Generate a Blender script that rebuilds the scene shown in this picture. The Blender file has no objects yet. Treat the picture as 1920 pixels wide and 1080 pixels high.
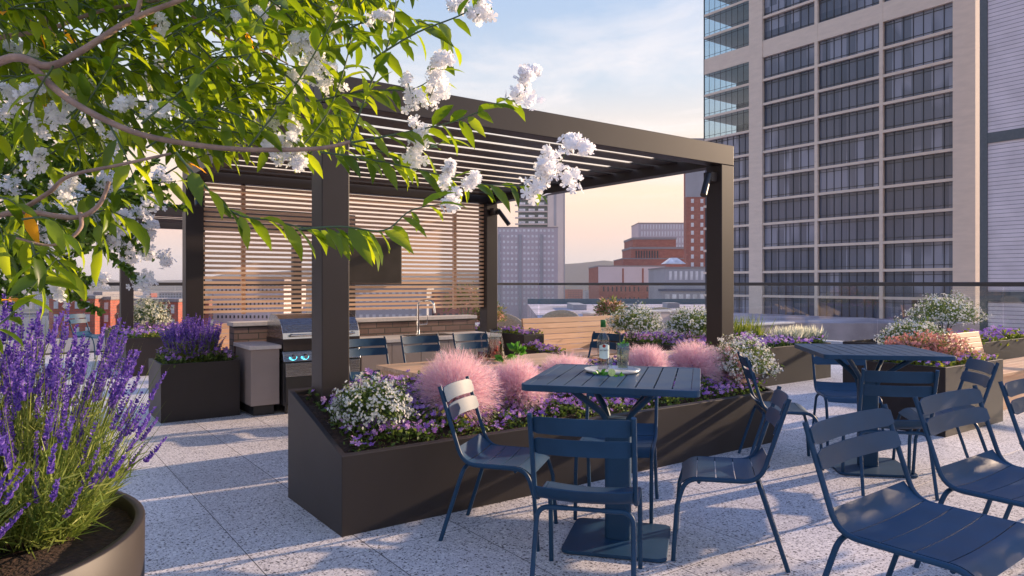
import bpy, math, random
import numpy as np
from mathutils import Vector, Matrix
random.seed(7); rng = np.random.default_rng(7)
R = math.radians
scene = bpy.context.scene
col = scene.collection
F = 1329.0; H = 1.5; HV = 532.0; UC = 960.0
TH = R(35.84); CT, ST = math.cos(TH), math.sin(TH)

def ab(a, b, z=0.0): return Vector((a*CT - b*ST, a*ST + b*CT, z))
def a_at(u, b):
    t = (u-UC)/F; return b*(ST + t*CT)/(CT - t*ST)
def pt(u, v, Y): return Vector(((u-UC)/F*Y, Y, H-(v-HV)/F*Y))
def pz(u, v, z):
    Y = (H-z)*F/(v-HV); return Vector(((u-UC)/F*Y, Y, z))

# ---------------------------------------------------------------- materials
MATS = {}
def newmat(name):
    m = bpy.data.materials.new(name); m.use_nodes = True
    nt = m.node_tree; nt.nodes.clear()
    out = nt.nodes.new('ShaderNodeOutputMaterial')
    MATS[name] = m
    return m, nt, out
def N(nt, t, **kw):
    n = nt.nodes.new(t)
    for k, v in kw.items():
        if k.startswith('i_'):
            key = k[2:].replace('_', ' ')
            n.inputs[key].default_value = v
        else: setattr(n, k, v)
    return n
def L(nt, a, b): nt.links.new(a, b)
def c4(c): return (c[0], c[1], c[2], 1.0)
def ramp(nt, stops, interp='LINEAR'):
    r = N(nt, 'ShaderNodeValToRGB'); cr = r.color_ramp; cr.interpolation = interp
    while len(cr.elements) > 1: cr.elements.remove(cr.elements[-1])
    cr.elements[0].position = stops[0][0]; cr.elements[0].color = c4(stops[0][1])
    for p, c in stops[1:]:
        e = cr.elements.new(p); e.color = c4(c)
    return r
def coords(nt, scale=(1,1,1), rot=(0,0,0), kind='Object'):
    tc = N(nt, 'ShaderNodeTexCoord'); mp = N(nt, 'ShaderNodeMapping')
    mp.inputs['Scale'].default_value = scale; mp.inputs['Rotation'].default_value = rot
    L(nt, tc.outputs[kind], mp.inputs['Vector']); return mp.outputs['Vector']

def solid(name, c, rough=0.5, metal=0.0, var=0.12, nscale=6.0, stretch=(1,1,1), bump=0.0, bscale=60, spec=0.5, coat=0.0):
    m, nt, out = newmat(name)
    b = N(nt, 'ShaderNodeBsdfPrincipled'); L(nt, b.outputs[0], out.inputs[0])
    v = coords(nt, stretch)
    n = N(nt, 'ShaderNodeTexNoise'); n.inputs['Scale'].default_value = nscale; n.inputs['Detail'].default_value = 6
    L(nt, v, n.inputs['Vector'])
    lo = [x*(1-var) for x in c]; hi = [min(1, x*(1+var)) for x in c]
    r = ramp(nt, [(0.3, lo), (0.7, hi)]); L(nt, n.outputs[0], r.inputs[0]); L(nt, r.outputs[0], b.inputs['Base Color'])
    rr = N(nt, 'ShaderNodeMapRange'); rr.inputs['To Min'].default_value = max(0, rough-0.06); rr.inputs['To Max'].default_value = min(1, rough+0.08)
    L(nt, n.outputs[0], rr.inputs['Value']); L(nt, rr.outputs[0], b.inputs['Roughness'])
    b.inputs['Metallic'].default_value = metal
    b.inputs['Specular IOR Level'].default_value = spec
    b.inputs['Coat Weight'].default_value = coat
    if bump:
        n2 = N(nt, 'ShaderNodeTexNoise'); n2.inputs['Scale'].default_value = bscale; L(nt, v, n2.inputs['Vector'])
        bp = N(nt, 'ShaderNodeBump'); bp.inputs['Strength'].default_value = bump; bp.inputs['Distance'].default_value = 0.01
        L(nt, n2.outputs[0], bp.inputs['Height']); L(nt, bp.outputs[0], b.inputs['Normal'])
    return m

def leafmat(name, stops, trans=0.45, rough=0.45, tcol=None, spec=0.4, light=1.0):
    """thin leaf or petal: colour differs leaf by leaf, light passes through"""
    m, nt, out = newmat(name)
    g = N(nt, 'ShaderNodeNewGeometry')
    r = ramp(nt, stops); L(nt, g.outputs['Random Per Island'], r.inputs[0])
    b = N(nt, 'ShaderNodeBsdfPrincipled'); L(nt, r.outputs[0], b.inputs['Base Color'])
    b.inputs['Roughness'].default_value = rough; b.inputs['Specular IOR Level'].default_value = spec
    t = N(nt, 'ShaderNodeBsdfTranslucent')
    if tcol:
        mx = N(nt, 'ShaderNodeMixRGB', blend_type='MULTIPLY'); mx.inputs[0].default_value = 1
        L(nt, r.outputs[0], mx.inputs[1]); mx.inputs[2].default_value = c4(tcol); L(nt, mx.outputs[0], t.inputs[0])
    else: L(nt, r.outputs[0], t.inputs[0])
    ms = N(nt, 'ShaderNodeMixShader'); ms.inputs[0].default_value = trans
    L(nt, b.outputs[0], ms.inputs[1]); L(nt, t.outputs[0], ms.inputs[2]); L(nt, ms.outputs[0], out.inputs[0])
    return m

def wood(name, c1, c2, axis_scale=(1.2, 22, 22), rough=0.5):
    m, nt, out = newmat(name)
    b = N(nt, 'ShaderNodeBsdfPrincipled'); L(nt, b.outputs[0], out.inputs[0])
    v = coords(nt, axis_scale)
    n = N(nt, 'ShaderNodeTexNoise'); n.inputs['Scale'].default_value = 1.6; n.inputs['Detail'].default_value = 8; n.inputs['Distortion'].default_value = 0.8
    L(nt, v, n.inputs['Vector'])
    r = ramp(nt, [(0.3, c1), (0.52, [(x+y)/2 for x, y in zip(c1, c2)]), (0.7, c2)]); L(nt, n.outputs[0], r.inputs[0])
    g = N(nt, 'ShaderNodeNewGeometry'); hs = N(nt, 'ShaderNodeHueSaturation')
    mr = N(nt, 'ShaderNodeMapRange'); mr.inputs['To Min'].default_value = 0.8; mr.inputs['To Max'].default_value = 1.15
    L(nt, g.outputs['Random Per Island'], mr.inputs['Value']); L(nt, mr.outputs[0], hs.inputs['Value'])
    L(nt, r.outputs[0], hs.inputs['Color']); L(nt, hs.outputs[0], b.inputs['Base Color'])
    b.inputs['Roughness'].default_value = rough
    bp = N(nt, 'ShaderNodeBump'); bp.inputs['Strength'].default_value = 0.15; bp.inputs['Distance'].default_value = 0.003
    L(nt, n.outputs[0], bp.inputs['Height']); L(nt, bp.outputs[0], b.inputs['Normal'])
    return m

def brickmat(name, c1, c2, mortar, scale=1.0, bw=0.2, bh=0.067, ms=0.01, rot=(R(90), 0, 0), rough=0.8, off=0.5):
    m, nt, out = newmat(name)
    b = N(nt, 'ShaderNodeBsdfPrincipled'); L(nt, b.outputs[0], out.inputs[0])
    tc = N(nt, 'ShaderNodeTexCoord'); sx = N(nt, 'ShaderNodeSeparateXYZ'); cx = N(nt, 'ShaderNodeCombineXYZ'); ad = N(nt, 'ShaderNodeMath', operation='ADD')
    L(nt, tc.outputs['Object'], sx.inputs[0]); L(nt, sx.outputs[0], ad.inputs[0]); L(nt, sx.outputs[1], ad.inputs[1])
    L(nt, ad.outputs[0], cx.inputs[0]); L(nt, sx.outputs[2], cx.inputs[1])
    t = N(nt, 'ShaderNodeTexBrick'); t.offset = off
    for k, vv in (('Color1', c4(c1)), ('Color2', c4(c2)), ('Mortar', c4(mortar)), ('Scale', scale), ('Mortar Size', ms), ('Brick Width', bw), ('Row Height', bh), ('Bias', -0.2)):
        t.inputs[k].default_value = vv
    L(nt, cx.outputs[0], t.inputs['Vector'])
    n = N(nt, 'ShaderNodeTexNoise'); n.inputs['Scale'].default_value = 0.6 if scale*bw > .5 else 9; L(nt, cx.outputs[0], n.inputs['Vector']); n.inputs['Detail'].default_value = 5
    mr = N(nt, 'ShaderNodeMapRange'); mr.inputs['To Min'].default_value = 0.7; mr.inputs['To Max'].default_value = 1.25
    L(nt, n.outputs[0], mr.inputs['Value'])
    hs = N(nt, 'ShaderNodeHueSaturation'); L(nt, mr.outputs[0], hs.inputs['Value']); L(nt, t.outputs['Color'], hs.inputs['Color'])
    L(nt, hs.outputs[0], b.inputs['Base Color']); b.inputs['Roughness'].default_value = rough
    bp = N(nt, 'ShaderNodeBump'); bp.invert = True; bp.inputs['Strength'].default_value = 0.6; bp.inputs['Distance'].default_value = 0.01
    L(nt, t.outputs['Fac'], bp.inputs['Height']); L(nt, bp.outputs[0], b.inputs['Normal'])
    return m

def glassmat(name, tint=(0.95, 0.97, 0.97), ior=1.45, boost=1.0, rough=0.0):
    m, nt, out = newmat(name)
    t = N(nt, 'ShaderNodeBsdfTransparent'); t.inputs[0].default_value = c4(tint)
    g = N(nt, 'ShaderNodeBsdfGlossy'); g.inputs['Roughness'].default_value = rough
    lw = N(nt, 'ShaderNodeLayerWeight'); lw.inputs[0].default_value = 0.5
    f0 = ((ior-1)/(ior+1))**2
    pw = N(nt, 'ShaderNodeMath', operation='POWER'); pw.inputs[1].default_value = 5; L(nt, lw.outputs['Facing'], pw.inputs[0])
    mm = N(nt, 'ShaderNodeMath', operation='MULTIPLY_ADD', use_clamp=True); mm.inputs[1].default_value = (1-f0)*min(boost, 1.2)*.6; mm.inputs[2].default_value = f0*boost
    L(nt, pw.outputs[0], mm.inputs[0])
    ms = N(nt, 'ShaderNodeMixShader'); L(nt, mm.outputs[0], ms.inputs[0]); L(nt, t.outputs[0], ms.inputs[1]); L(nt, g.outputs[0], ms.inputs[2])
    L(nt, ms.outputs[0], out.inputs[0]); return m

BRONZE = solid('bronze_metal', (0.026, 0.020, 0.019), 0.5, 0.0, 0.12, 2.5, spec=0.42)
PERG = solid('pergola_metal', (0.030, 0.022, 0.020), 0.46, 0.0, 0.10, 2.0, spec=0.45)
NAVY = solid('navy_powder_coat', (0.018, 0.058, 0.118), 0.44, 0.0, 0.16, 5, spec=0.20, bump=0.02, bscale=900)
BLACK = solid('black_metal', (0.02, 0.02, 0.022), 0.4)
STEEL = solid('brushed_steel', (0.55, 0.56, 0.58), 0.25, 1.0, 0.05, 4, (1, 1, 60))
CHROME = solid('chrome', (0.8, 0.8, 0.8), 0.08, 1.0, 0.02)
CABINET = solid('taupe_cabinet', (0.30, 0.25, 0.235), 0.5, 0, 0.05, 3)
STONE = solid('pale_stone', (0.60, 0.57, 0.56), 0.4, 0, 0.08, 30)
CURB = solid('curb_concrete', (0.55, 0.53, 0.53), 0.7, 0, 0.1, 4)
SOIL = solid('soil_mulch', (0.045, 0.022, 0.012), 0.95, 0, 0.7, 40, bump=1.0, bscale=60)
BARK = solid('smooth_bark', (0.30, 0.20, 0.15), 0.75, 0, 0.35, 12, (1, 1, 1), bump=0.5, bscale=70)
TWIG = solid('green_twig', (0.06, 0.10, 0.04), 0.5)
SLAT = wood('screen_slat_wood', (0.80, 0.48, 0.28), (0.92, 0.64, 0.43))
TEAK = wood('table_teak', (0.50, 0.30, 0.18), (0.70, 0.48, 0.31), (1.2, 16, 16))
BENCHW = wood('bench_wood', (0.66, 0.36, 0.18), (0.84, 0.52, 0.30), (1.0, 14, 14))
BRICK = brickmat('brown_ledge_brick', (0.16, 0.10, 0.085), (0.25, 0.17, 0.15), (0.07, 0.06, 0.055), bw=0.24, bh=0.075, ms=0.008)
RAILM = solid('rail_dark', (0.04, 0.035, 0.035), 0.4)
GLASS = glassmat('railing_glass', (0.93, 0.95, 0.95), 1.5, 1.6)
DRINKGL = glassmat('drink_glass', (0.93, 0.95, 0.94), 1.45, 2.5)
LAV = leafmat('lavender_petal', [(0, (0.10, 0.055, 0.34)), (0.4, (0.19, 0.10, 0.52)), (0.8, (0.30, 0.18, 0.66)), (1, (0.45, 0.30, 0.75))], 0.35, 0.7, spec=0.1)
LAVG = leafmat('lavender_leaf', [(0, (0.10, 0.17, 0.03)), (0.5, (0.24, 0.32, 0.06)), (1, (0.42, 0.46, 0.12))], 0.35, 0.6)
LEAF = leafmat('tree_leaf', [(0, (0.045, 0.095, 0.010)), (0.5, (0.10, 0.175, 0.014)), (0.93, (0.17, 0.26, 0.018)), (0.993, (0.18, 0.27, 0.02)), (0.994, (0.50, 0.24, 0.02)), (1, (0.55, 0.28, 0.02))], 0.55, 0.36, tcol=(3.5, 2.7, 0.55))
LEAF2 = leafmat('small_leaf', [(0, (0.045, 0.09, 0.015)), (0.6, (0.09, 0.16, 0.025)), (1, (0.15, 0.23, 0.035))], 0.4, 0.45, tcol=(2.0, 2.0, 0.9))
BLOOM = leafmat('white_blossom', [(0, (0.92, 0.91, 0.92)), (1, (0.97, 0.97, 0.97))], 0.5, 0.7, spec=0.1)
WHITEF = leafmat('white_bedding_petal', [(0, (0.70, 0.71, 0.70)), (1, (0.85, 0.85, 0.78))], 0.3, 0.7, spec=0.1)
CREAMF = leafmat('cream_petal', [(0, (0.65, 0.66, 0.5)), (1, (0.85, 0.82, 0.65))], 0.4, 0.7, spec=0.1)
PURPF = leafmat('purple_bedding_petal', [(0, (0.26, 0.12, 0.50)), (0.5, (0.48, 0.24, 0.64)), (1, (0.76, 0.48, 0.76))], 0.35, 0.7, spec=0.1)
PINKP = leafmat('pink_plume', [(0, (0.84, 0.50, 0.57)), (0.5, (0.93, 0.68, 0.73)), (1, (0.96, 0.83, 0.83))], 0.4, 0.8, spec=0.05)
SHRUBG = leafmat('shrub_leaf', [(0, (0.05, 0.10, 0.02)), (0.6, (0.11, 0.18, 0.035)), (1, (0.20, 0.27, 0.05))], 0.35, 0.5)
LIMEG = leafmat('lime_leaf', [(0, (0.10, 0.16, 0.02)), (0.6, (0.22, 0.28, 0.03)), (1, (0.38, 0.38, 0.04))], 0.4, 0.5)
REDB = leafmat('red_bush_leaf', [(0, (0.10, 0.16, 0.03)), (0.5, (0.22, 0.26, 0.05)), (0.62, (0.52, 0.24, 0.16)), (1, (0.70, 0.40, 0.32))], 0.35, 0.5)
CORAL = leafmat('coral_petal', [(0, (.5, .16, .14)), (1, (.72, .36, .32))], 0.35, 0.6)
YELF = leafmat('yellow_petal', [(0, (0.6, 0.42, 0.02)), (1, (0.75, 0.6, 0.08))], 0.3, 0.6)
MINT = leafmat('mint_leaf', [(0, (0.05, 0.20, 0.02)), (1, (0.14, 0.42, 0.04))], 0.4, 0.4)
RATTAN = solid('rattan_weave', (0.50, 0.38, 0.24), 0.8, 0, 0.3, 60, bump=0.8, bscale=120)

# ---------------------------------------------------------------- mesh helpers
class MB:
    def __init__(s): s.v = []; s.f = []; s.sm = []
    def add(s, vs, fs, smooth=False):
        o = len(s.v); s.v += [tuple(p) for p in vs]; s.f += [tuple(i+o for i in f) for f in fs]; s.sm += [smooth]*len(fs); return s
    def box(s, x0, x1, y0, y1, z0, z1):
        return s.add([(x0,y0,z0),(x1,y0,z0),(x1,y1,z0),(x0,y1,z0),(x0,y0,z1),(x1,y0,z1),(x1,y1,z1),(x0,y1,z1)],
                     [(0,3,2,1),(4,5,6,7),(0,1,5,4),(1,2,6,5),(2,3,7,6),(3,0,4,7)])
    def hexa(s, p):   # 8 corners like box
        return s.add(p, [(0,3,2,1),(4,5,6,7),(0,1,5,4),(1,2,6,5),(2,3,7,6),(3,0,4,7)])
    def prism(s, poly, z0, z1):
        n = len(poly)
        vs = [(x,y,z0) for x,y in poly]+[(x,y,z1) for x,y in poly]
        return s.add(vs, [tuple(range(n-1,-1,-1)), tuple(range(n,2*n))]+[(i,(i+1)%n,n+(i+1)%n,n+i) for i in range(n)])
    def tube(s, pts, r, n=8, cap=True, flat=None):
        pts = [Vector(p) for p in pts]; m = len(pts)
        rs = r if isinstance(r, (list, tuple)) else [r]*m
        t0 = (pts[1]-pts[0]).normalized()
        up = Vector((0,0,1)) if abs(t0.z) < .9 else Vector((1,0,0))
        nx = t0.cross(up).normalized(); vs = []
        for i, p in enumerate(pts):
            t = ((pts[min(i+1,m-1)]-pts[max(i-1,0)])).normalized()
            nx = (nx - t*nx.dot(t)).normalized(); ny = t.cross(nx)
            for k in range(n):
                a = 2*math.pi*k/n
                vs.append(p + nx*math.cos(a)*rs[i] + ny*math.sin(a)*rs[i])
        fs = [(i*n+k, i*n+(k+1)%n, (i+1)*n+(k+1)%n, (i+1)*n+k) for i in range(m-1) for k in range(n)]
        s.add(vs, fs, True)
        if cap: s.add(vs[:n], [tuple(range(n-1,-1,-1))]); s.add(vs[-n:], [tuple(range(n))])
        return s
    def lathe(s, prof, n=24, c=(0,0,0), cap=False):
        vs = []; m = len(prof)
        for r, z in prof:
            for k in range(n):
                a = 2*math.pi*k/n; vs.append((c[0]+r*math.cos(a), c[1]+r*math.sin(a), c[2]+z))
        fs = [(i*n+k, i*n+(k+1)%n, (i+1)*n+(k+1)%n, (i+1)*n+k) for i in range(m-1) for k in range(n)]
        s.add(vs, fs, True)
        return s
    def build(s, name, mat, parent=None, bevel=0.0, seg=2, subs=0):
        me = bpy.data.meshes.new(name); me.from_pydata(s.v, [], s.f)
        me.polygons.foreach_set('use_smooth', s.sm); me.update(); me.materials.append(mat)
        o = bpy.data.objects.new(name, me); col.objects.link(o)
        if parent: o.parent = parent
        if bevel:
            b = o.modifiers.new('bevel', 'BEVEL'); b.width = bevel; b.segments = seg; b.limit_method = 'ANGLE'; b.angle_limit = R(35)
        return o

def fillet(pts, rad, n=5):
    pts = [Vector(p) for p in pts]; out = [pts[0]]
    for i in range(1, len(pts)-1):
        p = pts[i]; r = rad[i-1] if isinstance(rad, (list, tuple)) else rad
        d1 = (pts[i-1]-p); d2 = (pts[i+1]-p); r1 = min(r, d1.length*.49, d2.length*.49)
        A = p+d1.normalized()*r1; B = p+d2.normalized()*r1
        for k in range(n+1):
            t = k/n; out.append(A*(1-t)**2 + p*2*t*(1-t) + B*t*t)
    out.append(pts[-1]); return out

def smoothpath(pts, n=6):
    P = [Vector(p) for p in pts]; out = []
    for i in range(len(P)-1):
        p0 = P[max(i-1, 0)]; p1 = P[i]; p2 = P[i+1]; p3 = P[min(i+2, len(P)-1)]
        for k in range(n):
            t_ = k/n; out.append(.5*((2*p1)+(p2-p0)*t_+(2*p0-5*p1+4*p2-p3)*t_*t_+(3*p1-p0-3*p2+p3)*t_**3))
    out.append(P[-1]); return out

class NB:
    """many copies of one small template joined into one mesh, with numpy"""
    def __init__(s): s.V = []; s.Lp = []; s.S = []; s.n = 0
    def scatter(s, tmpl, pos, M, sc):
        TV, TF = tmpl; TV = np.asarray(TV, float); Nn = len(pos)
        if Nn == 0: return s
        sc = np.asarray(sc, float)
        if sc.ndim == 1: sc = np.repeat(sc[:, None], 3, 1)
        P = TV[None] * sc[:, None, :]
        W = np.einsum('nij,nkj->nki', M, P) + np.asarray(pos)[:, None, :]
        k = len(TV); s.V.append(W.reshape(-1, 3))
        base = (np.arange(Nn)*k + s.n)[:, None]
        flat = np.array([i for f in TF for i in f]); sizes = np.array([len(f) for f in TF])
        s.Lp.append((base + flat[None]).reshape(-1)); s.S.append(np.tile(sizes, Nn)); s.n += Nn*k
        return s
    def build(s, name, mat, parent=None, smooth=False):
        V = np.concatenate(s.V); Lp = np.concatenate(s.Lp); S = np.concatenate(s.S)
        me = bpy.data.meshes.new(name)
        me.vertices.add(len(V)); me.vertices.foreach_set('co', V.astype(np.float32).ravel())
        me.loops.add(len(Lp)); me.loops.foreach_set('vertex_index', Lp.astype(np.int32))
        st = np.concatenate([[0], np.cumsum(S)[:-1]])
        me.polygons.add(len(S)); me.polygons.foreach_set('loop_start', st.astype(np.int32))
        if smooth: me.polygons.foreach_set('use_smooth', np.ones(len(S), bool))
        me.update(calc_edges=True); me.validate(); me.materials.append(mat)
        o = bpy.data.objects.new(name, me); col.objects.link(o)
        if parent: o.parent = parent
        return o
def unit(v): return v/np.maximum(np.linalg.norm(v, axis=-1, keepdims=True), 1e-9)
def frames(y, n=None):
    """matrices whose y column is y, z column near n"""
    y = unit(y)
    if n is None: n = rng.normal(size=y.shape)
    x = unit(np.cross(y, n)); z = np.cross(x, y)
    return np.stack([x, y, z], axis=2)

def leaf_tmpl(w=.2, droop=.25, fold=.06):
    ys = [0, .22, .5, .78, 1]; hw = [0, w*.75, w, w*.62, 0]
    V = []
    for y in ys: V.append((0, y, -droop*y*y))
    for i in (1, 2, 3): V.append((-hw[i], ys[i], -droop*ys[i]**2+fold))
    for i in (1, 2, 3): V.append((hw[i], ys[i], -droop*ys[i]**2+fold))
    return V, [(0,1,5),(1,2,6,5),(2,3,7,6),(3,4,7),(0,8,1),(1,8,9,2),(2,9,10,3),(3,10,4)]
LEAFT = leaf_tmpl(.165, .32, .05); LEAFN = leaf_tmpl(.13, .3, .03); ROUNDL = leaf_tmpl(.3, .15, .08)
BLADE = ([(-.5, 0, 0), (.5, 0, 0), (.35, .55, .0), (-.35, .55, .0), (0, 1, 0)], [(0,1,2,3), (3,2,4)])
def flower_tmpl(n=5, inner=.28, cup=.25):
    V = [(0, 0, 0)]; Fc = []
    for k in range(n):
        a = 2*math.pi*k/n; d = math.pi/n
        V.append((inner*math.cos(a-d), inner*math.sin(a-d), .04))
    for k in range(n):
        a = 2*math.pi*k/n; d = math.pi/n*.7
        V += [(.85*math.cos(a-d), .85*math.sin(a-d), cup*.8), (math.cos(a), math.sin(a), cup), (.85*math.cos(a+d), .85*math.sin(a+d), cup*.8)]
    for k in range(n):
        i0 = 1+k; i1 = 1+(k+1) % n; o = 1+n+3*k
        Fc += [(0, i0, o, o+1), (0, o+1, o+2, i1)]
    return V, Fc
FLOWER = flower_tmpl(); FLOWER4 = flower_tmpl(4, .2, .1)
def zframes(z):
    z = unit(z); t = rng.normal(size=z.shape); x = unit(np.cross(t, z)); y = np.cross(z, x)
    return np.stack([x, y, z], axis=2)

def tag(o, label=None, cat=None, group=None, kind=None):
    if label: o['label'] = label
    if cat: o['category'] = cat
    if group: o['group'] = group
    if kind: o['kind'] = kind
    return o
def thing(name, label, cat, loc=(0,0,0), rz=0.0, group=None):
    o = bpy.data.objects.new(name, None); o.empty_display_size = .2; col.objects.link(o)
    o.location = loc; o.rotation_euler = (0, 0, rz); return tag(o, label, cat, group)
def copy_tree(o, parent=None):
    c = o.copy(); col.objects.link(c)
    if parent: c.parent = parent
    for ch in list(o.children): copy_tree(ch, c)
    return c

# ---------------------------------------------------------------- world, sun, camera
w = bpy.data.worlds.new("World"); scene.world = w; w.use_nodes = True
nt = w.node_tree; nt.nodes.clear()
SAZ, SEL = R(60), R(15)
out = N(nt, 'ShaderNodeOutputWorld'); bg = N(nt, 'ShaderNodeBackground')
sky = N(nt, 'ShaderNodeTexSky', sky_type='NISHITA'); sky.sun_disc = False; sky.sun_elevation = SEL; sky.sun_rotation = SAZ
tc = N(nt, 'ShaderNodeTexCoord'); sx = N(nt, 'ShaderNodeSeparateXYZ'); L(nt, tc.outputs['Generated'], sx.inputs[0])
# dusk colours by height above the horizon (values for background strength 0.1)
rp = ramp(nt, [(0.0, (3.6, 3.4, 3.6)), (0.5, (3.9, 3.7, 4.0)), (0.515, (5.6, 4.9, 5.0)), (0.535, (7.4, 5.2, 4.5)), (0.562, (8.8, 6.3, 4.5)), (0.60, (7.6, 6.4, 5.5)),
               (0.635, (5.1, 5.6, 6.3)), (0.68, (3.7, 4.7, 6.3)), (0.80, (2.6, 3.9, 7.4)), (1.0, (1.8, 3.2, 7.8))])
mr = N(nt, 'ShaderNodeMapRange'); mr.inputs['From Min'].default_value = -1; mr.inputs['From Max'].default_value = 1
L(nt, sx.outputs[2], mr.inputs['Value']); L(nt, mr.outputs[0], rp.inputs[0])
m1 = N(nt, 'ShaderNodeMixRGB'); m1.inputs[0].default_value = 0.85
L(nt, sky.outputs[0], m1.inputs[1]); L(nt, rp.outputs[0], m1.inputs[2])
# thin clouds: flat layer mapped by direction / height
dv = N(nt, 'ShaderNodeMath', operation='MAXIMUM'); dv.inputs[1].default_value = 0.03; L(nt, sx.outputs[2], dv.inputs[0])
dx = N(nt, 'ShaderNodeMath', operation='DIVIDE'); dy = N(nt, 'ShaderNodeMath', operation='DIVIDE')
L(nt, sx.outputs[0], dx.inputs[0]); L(nt, dv.outputs[0], dx.inputs[1]); L(nt, sx.outputs[1], dy.inputs[0]); L(nt, dv.outputs[0], dy.inputs[1])
cx = N(nt, 'ShaderNodeCombineXYZ'); L(nt, dx.outputs[0], cx.inputs[0]); L(nt, dy.outputs[0], cx.inputs[1])
mp = N(nt, 'ShaderNodeMapping'); mp.inputs['Scale'].default_value = (1.0, 0.75, 1); mp.inputs['Rotation'].default_value = (0, 0, R(20)); mp.inputs['Location'].default_value = (3.1, 1.7, 0)
L(nt, cx.outputs[0], mp.inputs['Vector'])
cn = N(nt, 'ShaderNodeTexNoise'); cn.inputs['Scale'].default_value = 1.15; cn.inputs['Detail'].default_value = 9; cn.inputs['Roughness'].default_value = 0.62; cn.inputs['Distortion'].default_value = .5
L(nt, mp.outputs[0], cn.inputs['Vector'])
cr = ramp(nt, [(0.46, (0, 0, 0)), (0.72, (1, 1, 1))]); L(nt, cn.outputs[0], cr.inputs[0])
cb = ramp(nt, [(0.0, (0, 0, 0)), (0.545, (.0, .0, .0)), (0.60, (.9, .9, .9)), (0.64, (.8, .8, .8)), (0.72, (.35, .35, .35)), (1, (.25, .25, .25))]); L(nt, mr.outputs[0], cb.inputs[0])
cm = N(nt, 'ShaderNodeMath', operation='MULTIPLY'); L(nt, cr.outputs[0], cm.inputs[0]); L(nt, cb.outputs[0], cm.inputs[1])
m2 = N(nt, 'ShaderNodeMixRGB'); L(nt, cm.outputs[0], m2.inputs[0]); L(nt, m1.outputs[0], m2.inputs[1]); m2.inputs[2].default_value = (7.6, 7.0, 6.9, 1)
L(nt, m2.outputs[0], bg.inputs[0]); bg.inputs[1].default_value = 0.085
L(nt, bg.outputs[0], out.inputs[0])

sd = Vector((math.sin(SAZ)*math.cos(SEL), math.cos(SAZ)*math.cos(SEL), math.sin(SEL)))
sl = bpy.data.lights.new('sun', 'SUN'); sl.energy = 5.0; sl.angle = R(0.6); sl.color = (1.0, 0.73, 0.50)
so = bpy.data.objects.new('sun', sl); col.objects.link(so); so.rotation_euler = sd.to_track_quat('Z', 'Y').to_euler(); so.location = (30, 10, 30)

cam = bpy.data.cameras.new('camera'); co = bpy.data.objects.new('camera', cam); col.objects.link(co)
co.location = (0, 0, H); co.rotation_euler = (R(90), 0, 0)
cam.sensor_width = 36; cam.lens = F/1920*36; cam.shift_y = -(540-HV)/1920; cam.clip_end = 12000; cam.clip_start = .05
scene.camera = co
vs = scene.view_settings; vs.view_transform = 'Standard'; vs.look = 'None'; vs.exposure = 0.82; vs.gamma = 1

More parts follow.
